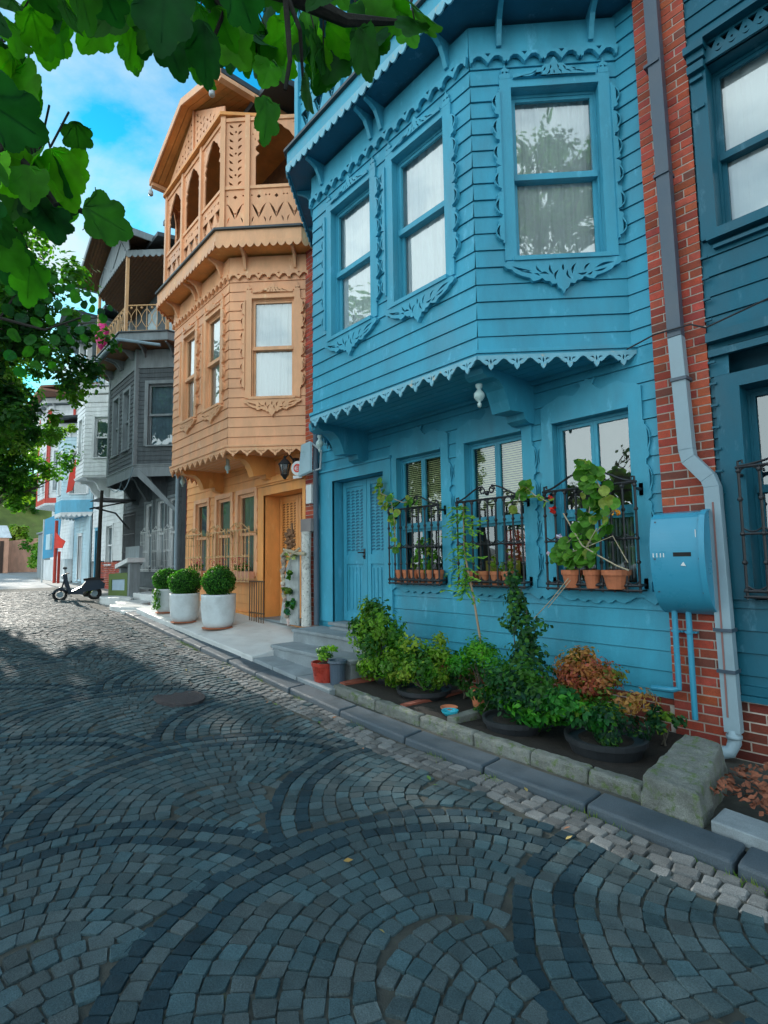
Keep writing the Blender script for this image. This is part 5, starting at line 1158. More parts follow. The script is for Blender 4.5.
for (x, k), lb in zip(sp, names): sillpot(x, 5.09, zsl, .062, .17, lb, 'clay pots behind the leftmost grille', {0: None, 1: (.16, 60, 1.3, .07, LG), 2: (.30, 120, 1.6, .08, LG)}[k])
for (x, lb) in zip((-4.16, -3.99, -3.82, -3.66), ('clay pot, first on the left behind the middle grille', 'clay pot, second behind the middle grille', 'clay pot with yellow green shoots, third behind the middle grille', 'clay pot with yellow shoots at the right behind the middle grille')):
    sillpot(x, 5.09, zsl, .078, .16, lb, 'clay pots behind the middle grille', None if x < -3.9 else (.14, 50, 1.2, .07, YG_))
for (x, r, lb) in ((-2.86, .10, 'round clay pot under the geranium leaves at the left of the right grille'), (-2.64, .085, 'clay pot in the centre of the right grille'), (-2.40, .13, 'wide clay planter with dry stems at the right end of the right grille')):
    sillpot(x, 5.06, zsl, r, .18, lb, 'clay pots behind the right grille', (.10, 60, 1.2, .07, LG) if x < -2.7 else None)
# ================================================================== meter box, downpipe
T = thing('meter_box', (-1.77, 5.0, -.5), 'bright blue curved metal meter box with a black slot on the brick strip', 'meter box')
pr = [(5.16, .40), (4.96, .37), (4.90, .33), (4.86, .20), (4.84, .05), (4.845, -.10), (4.87, -.24), (4.92, -.36), (4.99, -.44), (5.08, -.49), (5.16, -.50)]
from mathutils import Vector as V_
def smooth_prof(P, n=5):
    out = []
    for i in range(len(P) - 1):
        p0, p1, p2, p3 = P[max(i - 1, 0)], P[i], P[i + 1], P[min(i + 2, len(P) - 1)]
        for k in range(n):
            t_ = k / n; out.append(tuple(.5 * (2 * p1[j] + (p2[j] - p0[j]) * t_ + (2 * p0[j] - 5 * p1[j] + 4 * p2[j] - p3[j]) * t_ ** 2 + (3 * p1[j] - p0[j] - 3 * p2[j] + p3[j]) * t_ ** 3) for j in (0, 1)))
    return out + [P[-1]]
pr = [pr[0], pr[1]] + smooth_prof(pr[2:-1]) + [pr[-1]]
m = MB(); m.plate(lambda a, b, d=0: (d, a, b), pr, (), -1.985, -1.565, back=True); m.build('cabinet', M['steel'], T, bevel=.006)
m = MB(); pr2 = [(p[0] - .012, p[1]) for p in pr[1:-1]]
m.plate(lambda a, b, d=0: (d, a, b), ribbon([(5.16, .415)] + [(p[0] - .008, p[1] + .008) for p in pr[1:-1]] + [(5.16, -.51)], .012), (), -1.600, -1.555, back=True); m.build('rim', M['steel'], T)
m = MB(); m.hexa([(-1.80, 4.838, .0), (-1.66, 4.838, .0), (-1.66, 4.86, .0), (-1.80, 4.86, .0), (-1.80, 4.836, .035), (-1.66, 4.836, .035), (-1.66, 4.86, .035), (-1.80, 4.86, .035)]); m.build('slot', M['rubber'], T)
m = MB(); F_ = fr(0, 4.84, 1, 0)
for x in (-1.965, -1.935, -1.905, -1.88): m.fbox(F_, x, x + .008, -.005, .03, -.001, .004)
m.plate(F_, [(-1.745, -.075), (-1.705, -.08), (-1.722, -.045)], (), -.001, .004); m.fbox(F_, -1.625, -1.619, .15, .22, -.02, -.012); m.build('markings', M['curtain'], T)
for x in (-1.95, -1.60):
    for z_ in (.30, -.02, -.30):
        m = MB(); y_ = {.30: 4.893, -.02: 4.842, -.30: 4.895}[z_]; m.tube([(x, y_ + .01, z_), (x, y_ - .006, z_)], .009, 6); m.build('screw', M['zinc_dark'], T)
for (x, zt_, P) in ((-1.90, -.47, [(-1.90, 5.06, -.45), (-1.90, 5.06, -1.08), (-1.90, 5.06, -1.14), (-1.95, 5.06, -1.16), (-2.13, 5.06, -1.17)]), (-1.79, -.47, [(-1.79, 5.07, -.45), (-1.79, 5.07, -1.38)])):
    m = MB(); m.tube(P, .024, 10); m.tube([(x, 5.065, -.66), (x, 5.065, -.64)], .032, 10); m.box(x - .05, x + .05, 5.085, 5.17, -.66, -.645); m.build('gas_pipe', M['steel'], T, smooth=False)
T = thing('downpipe', (-1.6, 5.05, -1.5), 'square rain pipe on the brick strip, dark above and pale zinc below with a kink', 'downpipe')
def sqpipe(m, P, w, dd):
    R0 = []
    for i, (x, z) in enumerate(P):
        x0_, z0_ = P[max(0, i - 1)]; x1_, z1_ = P[min(len(P) - 1, i + 1)]; dx, dz = x1_ - x0_, z1_ - z0_; l = math.hypot(dx, dz); nx, nz = -dz / l, dx / l
        k = 1.0
        R0.append((x + nx * w / 2 * k, z + nz * w / 2 * k)); 
        R0.append((x - nx * w / 2 * k, z - nz * w / 2 * k))
    for i in range(len(P) - 1):
        a, b, c, d = R0[2 * i], R0[2 * i + 1], R0[2 * i + 3], R0[2 * i + 2]; y0, y1 = 5.02, 5.02 + dd
        m.hexa([(a[0], y0, a[1]), (b[0], y0, b[1]), (b[0], y1, b[1]), (a[0], y1, a[1]), (d[0], y0, d[1]), (c[0], y0, c[1]), (c[0], y1, c[1]), (d[0], y1, d[1])])
m = MB(); sqpipe(m, [(-1.80, 9.3), (-1.745, 1.96)], .115, .09); m.build('upper_pipe', M['zinc_dark'], T)
m = MB(); sqpipe(m, [(-1.745, 1.955), (-1.715, .93), (-1.70, .84), (-1.56, .66), (-1.535, .58), (-1.505, -1.42)], .118, .095); m.build('lower_pipe', M['zinc'], T, bevel=.004)
m = MB(); m.tube([(-1.505, 5.065, -1.40), (-1.505, 5.065, -1.50), (-1.53, 5.03, -1.57), (-1.62, 4.97, -1.59), (-1.68, 4.93, -1.585)], .05, 14); m.tube([(-1.505, 5.065, -1.44), (-1.505, 5.065, -1.47)], .058, 14); m.build('elbow', M['zinc'], T, smooth=True)
m = MB()
for (x, z) in ((-1.79, 4.62), (-1.765, 3.5), (-1.73, 1.55), (-1.52, -.62), (-1.515, -.95)): m = MB(); m.box(x - .068, x + .068, 5.005, 5.15, z, z + .028); m.build('clamp', M['zinc_dark'], T)
m = MB(); m.box(-1.535, -1.522, 5.014, 5.022, -1.3, .45); m.build('painted_line', surf('rusty line', (.26, .13, .12), rough=.8), T)
m = MB(); m.tube([(-2.2, 5.1, 2.0), (-1.9, 5.0, 2.02), (-1.6, 5.0, 2.01), (-1.5, 5.05, 1.96)], .008, 5); m.tube([(-1.5, 5.05, 1.96), (-.9, 5.0, 2.05), (0, 5.05, 2.2)], .008, 5)
tag(m.build('cable', M['cable']), 'thin black cable crossing the brick strip above the barred windows', 'cable')
# dry leaves and grass tufts
m = MB()
for i in range(420):
    x = U(-1.35, -.55); y = U(3.95, 4.7) ; m.col = (1, 1, 1); leaf_quad(m, Vector((x, y, -1.58 + U(0, .06) + .06 * sin(x * 9))), Vector((0, 0, 1)) + rdir() * .7, U(.04, .08))
tag(m.build('dry_leaves', M['dry']), 'heap of dry reddish leaves against the dark brick plinth', 'dry leaves', kind='stuff')
m = MB()
for i in range(46):
    x = U(-13, 1); y = yk(x) - U(.01, .45) if rnd() < .8 else U(1, 3); m.col = random.choice([(.30, .12, .05), (.35, .22, .06), (.1, .2, .04), (.4, .3, .1)]); leaf_quad(m, Vector((x, y, zst(x) + .022)), Vector((0, 0, 1)) + rdir() * .4, U(.03, .06))
tag(m.build('fallen_leaves', M['petal']), 'scattered fallen leaves on the cobbles by the kerb', 'leaves', kind='stuff')
m = MB()
for (cx, w_, n) in ((-9.4, .45, 220), (-9.0, .3, 120), (-6.6, .2, 60), (-3.3, .15, 50), (-2.7, .12, 40), (-1.9, .2, 60), (-.85, .25, 110), (-4.4, .1, 30), (-12.6, .3, 80), (-7.6, .2, 60), (-5.6, .12, 40), (-.1, .3, 90)):
    for i in range(n):
        x = cx + random.gauss(0, w_ * .5); y = yk(x) - abs(random.gauss(0, .03)); h = U(.02, .06); z = zst(x); m.col = random.choice([(.10, .22, .03), (.2, .28, .04), (.06, .14, .03)])
        dx, dy = U(-.03, .03), U(-.04, .01); i0 = len(m.v); [m.vert(p) for p in ((x - .003, y, z), (x + .003, y, z), (x + dx, y + dy, z + h))]; m.f.append((i0, i0 + 1, i0 + 2))
tag(m.build('grass', M['leaf']), 'small grass tufts growing at the foot of the kerb', 'grass', kind='stuff')
# ================================================================== orange house front
def topiary(x, y, z, r, h, br, label, trail=False, sq=1.0):
    T = thing('potted_boxwood', (x, y, z), label, 'potted shrub', 'white planters with clipped boxwood'); m = MB()
    m.lathe((x, y, z), [(r * .62, 0), (r * .80, .02), (r * .92, h * .2), (r, h * .55), (r * 1.0, h * .93), (r * 1.02, h), (r * .93, h), (r * .9, h * .93), (.01, h * .92)], 32); P = m.build('pot', M['white_pot'], T, smooth=False); P.data.polygons.foreach_set('use_smooth', [len(p.vertices) == 4 for p in P.data.polygons])
    m = MB(); c = Vector((x, y, z + h + br * .78 * sq))
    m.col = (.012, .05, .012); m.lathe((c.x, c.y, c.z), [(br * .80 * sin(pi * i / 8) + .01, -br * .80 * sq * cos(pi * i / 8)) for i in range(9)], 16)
    for i in range(4200):
        d = rdir(); rr = br * (.82 + .17 * rnd() + .06 * sin(d.x * 6 + d.z * 5 + x) + .03 * sin(d.y * 13 + x * 3) + (.12 * rnd() if rnd() < .03 else 0)); v = U(.6, 1.4); g = random.choice([(.025, .11, .02), (.045, .17, .025), (.07, .23, .03)])
        m.col = tuple(q * v for q in g); leaf_quad(m, c + Vector((d.x * rr, d.y * rr, d.z * rr * sq)), d + rdir() * .9, .034, asp=1.5)
    m.build('foliage', M['leaf'], T)
    m = MB(); m.lathe((x, y, z - .012), [(r * .9, 0), (r * .95, .014), (r * .8, .018)], 20); m.build('saucer', M['terracotta'], T)
    if trail:
        m = MB()
        for i in range(150): m.col = random.choice(GR); leaf_quad(m, Vector((x + U(.0, .25), y - r * .85 - U(0, .12), z + h - U(0, .42))), Vector((0, -1, .3)) + rdir() * .6, .075)
        m.build('trailing_leaves', M['leaf'], T)
topiary(-9.55, 4.32, lz(-9.6, 4.3) + .012, .31, .60, .305, 'white planter with clipped boxwood, nearest to the orange door', sq=.95)
topiary(-10.65, 4.12, lz(-10.7, 4.1) + .012, .28, .55, .33, 'white planter with round boxwood, between the two others', sq=.82)
topiary(-12.0, 4.25, lz(-12.0, 4.2) + .012, .25, .50, .31, 'white planter with round boxwood and trailing leaves, farthest along the landing', True, .8)
T = thing('plant_stand', (-9.0, 4.7, -1.1), 'dark slatted metal plant stand behind the white planters', 'plant stand'); m = MB()
for i in range(7): m.tube([(-9.55 + i * .09, 4.95, lz(-9.2, 4.95)), (-9.55 + i * .09, 4.95, -.35)], .010, 5)
for z in (-.95, -.36): m.tube([(-9.57, 4.95, z), (-8.99, 4.95, z)], .014, 5)
m.build('rails', surf('rusty brown iron', (.12, .07, .04), rough=.7), T)
# flower boxes behind the tan grilles
for (a, b, p, q), lb in zip(gwo, ('leftmost', 'middle', 'right')):
    T = thing('flower_box', ((a + b) / 2, 5.1, -.36), 'salmon flower box with small pink flowers behind the %s tan grille' % lb, 'flower box', 'flower boxes of the orange house'); m = MB(); m.box(a - .05, b + .05, 5.03, 5.15, -.37, -.18); m.build('box', M['salmon'], T)
    m = MB(); bush(m, ((a + b) / 2, 5.08, -.10), .34, .08, .10, 260, .05, GR, 10); m.build('foliage', M['leaf'], T)
    m = MB()
    for i in range(60): m.col = random.choice([(.7, .05, .12), (.75, .2, .3), (.6, .02, .05)]); leaf_quad(m, Vector((U(a, b), U(5.0, 5.1), U(-.06, .12))), rdir(), .035, asp=1.2)
    m.build('flowers', M['petal'], T)['kind'] = 'stuff'
# lantern
T = thing('wall_lantern', (-8.22, 4.95, 1.5), 'ornate dark iron wall lantern beside the orange door hood', 'lantern'); m = MB()
m.box(-8.26, -8.18, 5.10, 5.19, 1.52, 1.86); m.tube([(-8.22, 5.12, 1.80), (-8.22, 5.0, 1.92), (-8.22, 4.92, 1.84)], .014, 6); m.lathe((-8.22, 4.92, 1.52), [(.02, -.06), (.06, 0), (.085, .02), (.06, .03)], 8); m.lathe((-8.22, 4.92, 1.72), [(.115, 0), (.12, .015), (.06, .08), (.02, .12), (.03, .14), (.005, .17)], 8)
for k in range(6): a = pi * k / 3; m.tube([(-8.22 + .06 * cos(a), 4.92 + .06 * sin(a), 1.54), (-8.22 + .10 * cos(a), 4.92 + .10 * sin(a), 1.73)], .008, 5)
m.build('frame', M['iron'], T); m = MB(); m.lathe((-8.22, 4.92, 1.54), [(.05, 0), (.09, .18)], 6); m.build('glass', M['lamp_glass'], T)
# round sign with red numeral
T = thing('number_plate', (-7.93, 5.0, 1.5), 'round white enamel plate with red crest beside the lantern', 'plate'); Fp = fr(-7.95, 5.02, .92, .39)
m = MB(); m.plate(Fp, dot(0, 1.63, .125, 24), (), 0, .02, back=True); m.fbox(Fp, -.09, .09, 1.45, 1.50, 0, .018); m.build('plate', M['plastic_white'], T)
m = MB(); m.plate(Fp, dot(0, 1.63, .075, 20), [dot(0, 1.63, .055, 20)], .021, .026); m.fbox(Fp, -.03, .03, 1.66, 1.675, .021, .027); m.fbox(Fp, -.03, .03, 1.625, 1.64, .021, .027); m.fbox(Fp, -.03, .03, 1.59, 1.605, .021, .027); m.fbox(Fp, .015, .03, 1.60, 1.67, .021, .0268); m.build('emblem', M['bright_red'], T)
# slanted pale blue panel, junction boxes, old post and conduits between the houses
T = thing('wall_panel', (-7.6, 5.0, 1.4), 'slanting pale blue metal panel at the corner between the two houses', 'panel'); m = MB(); m.hexa([(-7.80, 4.93, 1.46), (-7.52, 4.98, 1.52), (-7.50, 5.02, 1.50), (-7.78, 4.97, 1.44), (-7.66, 4.90, 1.98), (-7.47, 4.95, 2.02), (-7.45, 4.99, 2.0), (-7.64, 4.94, 1.96)]); m.build('sheet', surf('pale blue sheet', (.38, .55, .62), rough=.35), T, bevel=.006)
m = MB(); m.tube([(-7.5, 5.0, 2.0), (-7.35, 5.1, 1.85), (-7.38, 5.1, 1.55), (-7.6, 5.0, 1.5)], .018, 6); m.build('bracket', M['pvc'], T)
m = MB(); m.box(-7.70, -7.54, 5.02, 5.15, .98, 1.30); tag(m.build('junction_box', M['plastic_white'], bevel=.006), 'small pale grey junction box under the slanting blue panel', 'junction box')
m = MB(); m.box(-7.80, -7.50, 4.98, 5.15, .50, .72); tag(m.build('junction_box', surf('grey stone', (.25, .23, .23), rough=.9), bevel=.006), 'square brown grey box on top of the birch post', 'junction box')
m = MB(); m.tube([(-7.44, 5.12, 9), (-7.45, 5.12, 5.4)], .04, 10); m.tube([(-7.50, 5.10, 5.4), (-7.49, 5.08, 2.2), (-7.47, 5.08, -1.04)], .045, 10); tag(m.build('drain_pipe', surf('dark slate pipe', (.07, .11, .15), rough=.5)), 'dark slate drain pipe running up the corner left of the blue door', 'drain pipe')
m = MB(); m.tube([(-7.62, 4.98, -1.06), (-7.61, 4.97, -.6), (-7.63, 4.98, -.1), (-7.62, 4.98, .5)], [.085, .08, .078, .085], 12); tag(m.build('birch_post', M['birch']), 'peeling white birch trunk post standing between the orange and blue houses', 'post')
# rustic mosaic frame with plant
T = thing('garden_ornament', (-8.05, 4.85, -1.1), 'rustic leaning arch of stones and driftwood with a plant before the orange door', 'ornament'); m = MB()
for i in range(46):
    t_ = i / 45; a = lerp(0, pi * .62, t_); x = -7.78 - .34 * sin(a * .9) - .22 * (1 - t_); z = lerp(-1.05, .16, t_ ** .8); v = U(.25, .7); m.col = (v, v * U(.8, 1), v * U(.65, .95)); m.ball((x + U(-.015, .015), 4.86 + U(-.03, .03), z), U(.03, .05), 6)
m.build('stone_rim', surf('pebbles', (.9, .85, .8), rough=.9, tint=True, bump=.4), T)
m = MB(); m.plate(fr(0, 4.9, 1, 0), [(-8.28, -1.05), (-7.70, -1.05), (-7.70, .12), (-7.9, .14), (-8.08, -.1), (-8.16, -.5), (-8.24, -.85)], (), 0, .03, back=True); m.build('grey_board', surf('mirror grey board', (.33, .36, .36), rough=.35, var=.5, vscale=3), T)
m = MB(); m.tube([(-8.15, 4.82, .10), (-7.95, 4.80, .2), (-7.7, 4.8, .15), (-7.45, 4.85, .12)], .03, 7); m.tube([(-8.05, 4.8, .22), (-7.8, 4.78, .10), (-7.55, 4.8, .22)], .02, 6); m.build('driftwood', M['rope'], T)
m = MB(); bush(m, (-7.98, 4.80, -.50), .20, .10, .09, 130, .10, [(.35, .25, .02), (.12, .2, .03), (.05, .12, .06)], 6); bush(m, (-7.85, 4.80, -.72), .14, .10, .14, 110, .10, [(.03, .14, .10), (.05, .18, .05)], 5); bush(m, (-7.85, 4.78, -.18), .10, .06, .08, 50, .08, GR, 4); bush(m, (-7.86, 4.8, .10), .17, .06, .06, 70, .07, [(.3, .35, .15), (.5, .5, .35)], 5); m.build('foliage', M['leaf'], T)
T = thing('pine_cone_stack', (-7.90, 4.83, .2), 'stack of brown pine cones on top of the rustic arch', 'pine cones'); m = MB()
for i in range(34): m.ball((-7.90 + U(-.09, .09), 4.83 + U(-.04, .04), .24 + .30 * rnd() ** 1.3), .034, 6)
m.tube([(-7.86, 4.84, .3), (-7.85, 4.84, .66)], .022, 6); m.build('cones', surf('brown cones', (.24, .12, .06), rough=.9, var=.5, vscale=30), T)
m = MB(); m.lathe((-8.98, 4.78, .02), [(.01, -.02), (.03, 0), (.03, .02), (.01, .03)], 8); m.v = [(p[0], p[1], p[2]) for p in m.v]
# ================================================================== down the street
def zz0(x): return zst(x)
bx, by = -19.0, 3.98; z = zst(bx); T = thing('motor_scooter', (bx, by, z), 'parked dark blue motor scooter at the far kerb before the white house', 'scooter')
def wheel(T, x, y, z, r):
    m = MB(); P = [(x + r * cos(a), y, z + r + r * sin(a) * .98) for a in [2 * pi * k / 18 for k in range(19)]]; m.tube(P, .055, 8, cap=False); W = m.build('wheel', M['rubber'], T); m = MB(); m.tube([(x, y - .04, z + r), (x, y + .04, z + r)], r * .55, 12); m.build('rim', M['zinc'], W)
wheel(T, bx + .62, by, z, .22); wheel(T, bx - .62, by, z, .22)
F_ = fr(bx, by, 1, 0); T.rotation_euler = (0, 0, pi / 2 * .93); T.scale = (.76, .76, .76)
B_ = lambda P, w_, nm, mat: (lambda m: (m.plate(F_, [(p[0], z + p[1]) for p in P], (), -w_, w_, back=True), m.build(nm, mat, T, bevel=.03)))(MB())
B_([(.20, .30), (.95, .42), (.98, .62), (.80, .74), (.30, .74), (.12, .52), (-.25, .32), (-.28, .24), (.15, .22)], .17, 'body', M['navy']); B_([(-.30, .24), (-.22, .28), (-.38, .80), (-.44, 1.02), (-.54, 1.0), (-.48, .62)], .20, 'front_shield', M['navy']); B_([(.22, .75), (.92, .75), (.95, .82), (.55, .88), (.20, .83)], .14, 'seat', M['rubber']); B_([(-.86, .30), (-.62, .50), (-.40, .36), (-.62, .42)], .10, 'mudguard', M['navy'])
m = MB(); m.tube([(bx - .62, by, z + .22), (bx - .44, by, z + 1.02)], .03, 7); m.tube([(bx - .36, by - .34, z + 1.08), (bx - .45, by - .1, z + 1.04), (bx - .45, by + .1, z + 1.04), (bx - .36, by + .34, z + 1.08)], .022, 7)
for s_ in (-1, 1): m.tube([(bx - .44, by + s_ * .2, z + 1.05), (bx - .48, by + s_ * .27, z + 1.25)], .010, 5); m.ball((bx - .48, by + s_ * .28, z + 1.28), .055, 8)
m.build('handlebar', M['iron'], T); m = MB(); m.ball((bx - .53, by, z + .92), .085, 10); m.build('headlight', M['plastic_white'], T)
bx = -17.9; by = 4.75; z = zst(bx) + .12; T = thing('panel_stand', (bx, by, z), 'green framed stand with a pale blue panel behind the scooter', 'sign')
m = MB(); F_ = fr(bx - .5, by + .0, .95, .3); m.plate(F_, [(0, z), (.95, z), (.95, z + .72), (0, z + .68)], [[(.14, z + .17), (.82, z + .18), (.82, z + .52), (.14, z + .50)]], 0, .05, back=True); m.build('frame', M['grass'], T)
m = MB(); m.fbox(F_, .13, .83, z + .16, z + .53, .01, .02); m.build('panel', surf('pale blue panel', (.35, .48, .58), rough=.4), T)
T = thing('covered_bench', (-18.3, 5.1, zst(-18)), 'pale tilted board on a grey frame behind the parked scooter', 'bench'); z = zst(-18)
m = MB(); m.hexa([(-18.5, 4.9, z + .95), (-17.2, 4.9, z + 1.15), (-17.2, 5.4, z + 1.15), (-18.5, 5.4, z + .95), (-18.5, 4.9, z + 1.08), (-17.2, 4.9, z + 1.28), (-17.2, 5.4, z + 1.28), (-18.5, 5.4, z + 1.08)]); m.build('seat', M['white'], T)
m = MB(); m.box(-18.4, -18.2, 5.0, 5.3, z, z + .97); m.box(-17.5, -17.3, 5.0, 5.3, z, z + 1.15); m.box(-18.9, -17.5, 5.32, 5.42, z + 1.05, z + 1.65); m.build('leg', M['grey_trim'], T)
m = MB(); m.tube([(-19.9, 4.75, zst(-20)), (-20.0, 4.78, .6), (-19.95, 4.78, 1.6), (-19.85, 4.78, 2.5)], [.09, .07, .06, .05], 8); m.tube([(-20.0, 4.78, -.55), (-20.5, 4.7, -.8), (-20.8, 4.6, -1.02)], [.07, .09, .11], 8)
tag(m.build('bare_trunk', M['bark_dark']), 'thin black bare trunk rising before the white house', 'trunk')
m = MB(); m.col = (.2, .3, .05); bush(m, (-20.2, 4.7, -.8), .35, .2, .16, 200, .09, YG_, 5); tag(m.build('weeds', M['leaf']), 'yellow green weeds at the foot of the black trunk', 'plant')
T = thing('flag', (-26.3, 4.9, 3.2), 'orange red flag hanging from the corner of the white house', 'flag'); m = MB()
F_ = fr(-26.35, 4.95, .8, .6); m.plate(F_, [(.0, 3.1), (.30, 3.2), (.75, 4.7), (.85, 5.0), (.5, 4.75), (.12, 3.9)], (), 0, .02, back=True); m.build('cloth', M['bright_red'], T); m = MB(); m.tube([(-26.3, 5.1, 4.6), (-25.6, 5.3, 5.1)], .02, 5); m.build('pole', M['iron'], T)
T = thing('flag_pole', (-27.9, 4.9, -.8), 'red pole with a small red flag standing before the pale blue house', 'flag'); m = MB(); m.tube([(-27.9, 4.9, -.8), (-27.9, 4.9, 2.0)], .07, 8); m.build('pole', M['red'], T); m = MB(); F_ = fr(-27.9, 4.86, .9, .4); m.plate(F_, [(0, .75), (.55, .75), (.75, 1.05), (.4, 1.2), (.05, 1.5)], (), 0, .02, back=True); m.build('cloth', M['bright_red'], T)
m = MB(); m.box(-27.4, -27.3, 4.9, 5.0, -.8, .6); tag(m.build('bollard', M['red']), 'thin red bollard right of the red flag pole', 'bollard')
T = thing('banner', (-31, 5.2, .3), 'blue hanging banner with white band before the red and white house', 'banner'); m = MB(); F_ = fr(-31.6, 5.0, .8, .5); m.plate(F_, [(0, .3), (1.0, .45), (1.2, 2.6), (.1, 2.3)], (), 0, .03, back=True); m.build('cloth', M['tarp'], T); m = MB(); m.tube([(-31.6, 5.0, 2.3), (-31.6, 5.0, -.85)], .04, 6); m.build('pole', M['iron_white'], T)
m = MB(); m.box(-30.9, -29.9, 5.0, 5.1, .75, 1.5); tag(m.build('sign_board', M['pale_blue']), 'small pale blue sign board beside the blue banner', 'sign')
m = MB(); m.box(-41, -38.5, 6.2, 9, -.9, 2.0); m.prism([(-41.1, 6.1), (-38.4, 6.1), (-38.4, 9.1), (-41.1, 9.1)], 2.0, 2.1); tag(m.build('garden_hut', M['grey_trim']), 'low grey hut at the end of the house row', 'hut')
T = thing('pink_cloth', (-19.6, 4.7, 7.6), 'magenta cloth bundled on the balcony railing of the grey house', 'cloth'); m = MB()
m.lathe((-20.0, 4.66, 7.95), [(.02, -.55), (.22, -.40), (.36, -.1), (.34, .12), (.22, .38), (.05, .48)], 9, squash=.6); m.build('cloth', M['pink'], T)
# salmon gate house and wall at the far end
T = thing('gate_house', (-62, 6, -.6), 'salmon plastered gate building with pale roof at the end of the street', 'building')
m = MB(); m.box(-63, -61, 2, 6.8, -.8, 2.6); m.box(-61.1, -60.9, 5.4, 6.9, -.8, 2.7); m.build('wall', M['salmon'], T); m = MB(); m.hexa([(-63.2, 1.8, 2.6), (-60.8, 1.8, 2.6), (-60.8, 7.1, 2.6), (-63.2, 7.1, 2.6), (-63.2, 2.2, 3.7), (-61.8, 2.2, 3.8), (-61.8, 6.8, 3.8), (-63.2, 6.8, 3.7)]); m.build('roof', M['white'], T)
m = MB(); m.box(-60.88, -60.84, 6.2, 6.5, -.7, 2.3); m.build('gate_post', surf('dark wood', (.06, .03, .02)), T)
m = MB(); m.plate(lambda a, b, d=0: (-64 - d, a, b), [(7, -.8), (13, -.8), (13, 3.2), (10, 2.8), (7, 2.4)], (), 0, .4, back=True); tag(m.build('garden_wall', M['salmon']), 'salmon retaining wall behind the round green bush', 'wall')
hl = MB(); nx, ny = 28, 34
for i in range(nx):
    for k in range(ny):
        x = -66 - i * 5; y = -30 + k * 5; h = min(1, i / 4) * (11 + 7 * sin(k * .35 + 1) + 3 * sin(i * .9 + k * .5)) + i * .8; hl.vert((x + U(-.8, .8), y + U(-.8, .8), h - .8 + (U(-.4, .8) if i else 0)))
for i in range(nx - 1):
    for k in range(ny - 1): a = i * ny + k; hl.f.append((a, a + 1, a + ny + 1, a + ny))
tag(hl.build('hillside', M['hill'], smooth=True), kind='structure')
# ================================================================== trees
def tree(name, label, base, trunk, limbs, clumps, cols, s, tr=.16, seed=0, extra_pts=None, core=True, bark='bark'):
    T = thing(name, base, label, 'tree'); m = MB(); top = Vector(trunk[-1]); m.tube([base] + trunk, [tr] + [tr * (1 - .5 * (i + 1) / len(trunk)) for i in range(len(trunk))], 8)
    for e in limbs:
        e = Vector(e); a = Vector(trunk[-1]).lerp(Vector(base), rnd() * .2); md = a.lerp(e, .5) + Vector((0, 0, .15 * (e - a).length)); m.tube([a, md, e], [tr * .45, tr * .28, tr * .08], 6)
        for j in range(3):
            e2 = e + rdir() * U(.4, .9); m.tube([md.lerp(e, .6), e2], [tr * .14, tr * .04], 5)
    m.build('trunk', M[bark], T); m = MB()
    for (c, r, n) in clumps:
        c = Vector(c); sub = [(c + rdir() * r * U(.3, .95), r * U(.25, .5), random.choice(cols)) for _ in range(max(6, int(n / 160)))]
        for i in range(n):
            k = random.choice(sub); d = rdir(); v = U(.65, 1.35); m.col = tuple(q * v for q in k[2]); leaf_quad(m, k[0] + d * k[1] * rnd() ** .5, d + Vector((0, 0, .8)) + rdir() * .7, s * U(.6, 1.3), asp=1.5)
    m.build('crown', M['leaf'], T); return T
TG = [(.030, .115, .022), (.05, .17, .03), (.018, .075, .02), (.09, .24, .03)]
BG = [(.10, .26, .035), (.16, .33, .05), (.06, .18, .03), (.22, .36, .07)]
def crown(c, R_, n, rr, per): return [((c[0] + R_[0] * d.x * k, c[1] + R_[1] * d.y * k, c[2] + R_[2] * d.z * k), rr * U(.7, 1.2), per) for d, k in [(rdir(), U(.2, .95)) for _ in range(n)]]
random.seed(21)
# left tree whose dark branches hang into the frame
tree('street_tree', 'dark leafy tree on the left whose branches hang before the far houses', (-9.0, -1.0, -1.5), [(-9.1, -.9, 0), (-9.3, -.6, 2.2)], [(-9.5, .6, 2.9), (-9.9, 1.2, 4.0), (-9.0, .4, 5.0), (-10.5, .6, 3.0), (-9.2, 1.6, 3.7), (-9.2, -1.8, 4.8)],
     crown((-9.6, .30, 3.6), (1.6, 1.3, 2.2), 50, .75, 760) + [((-9.4, 1.95, 3.75), .5, 340), ((-9.6, 1.75, 3.0), .55, 520), ((-10.0, 1.5, 2.3), .55, 460), ((-10.0, 1.9, 3.3), .6, 420)], TG, .095, .17)
tree('street_tree', 'brighter green street tree lower on the left before the red and white house', (-21.5, 1.2, -1.0), [(-21.4, 1.2, 1.2)], [(-21.5, 2.5, 2.6), (-22, 3.3, 3.3), (-21, 1.8, 4.2), (-22.5, 2, 3.2), (-20.5, 3.2, 2.6)],
     crown((-21.6, 1.6, 4.9), (2.4, 1.8, 3.9), 76, .9, 560) + [((-21, 3.6, 4.6), .6, 260), ((-21, 3.2, 3.0), .6, 260)], BG + TG[:2], .15, .2)
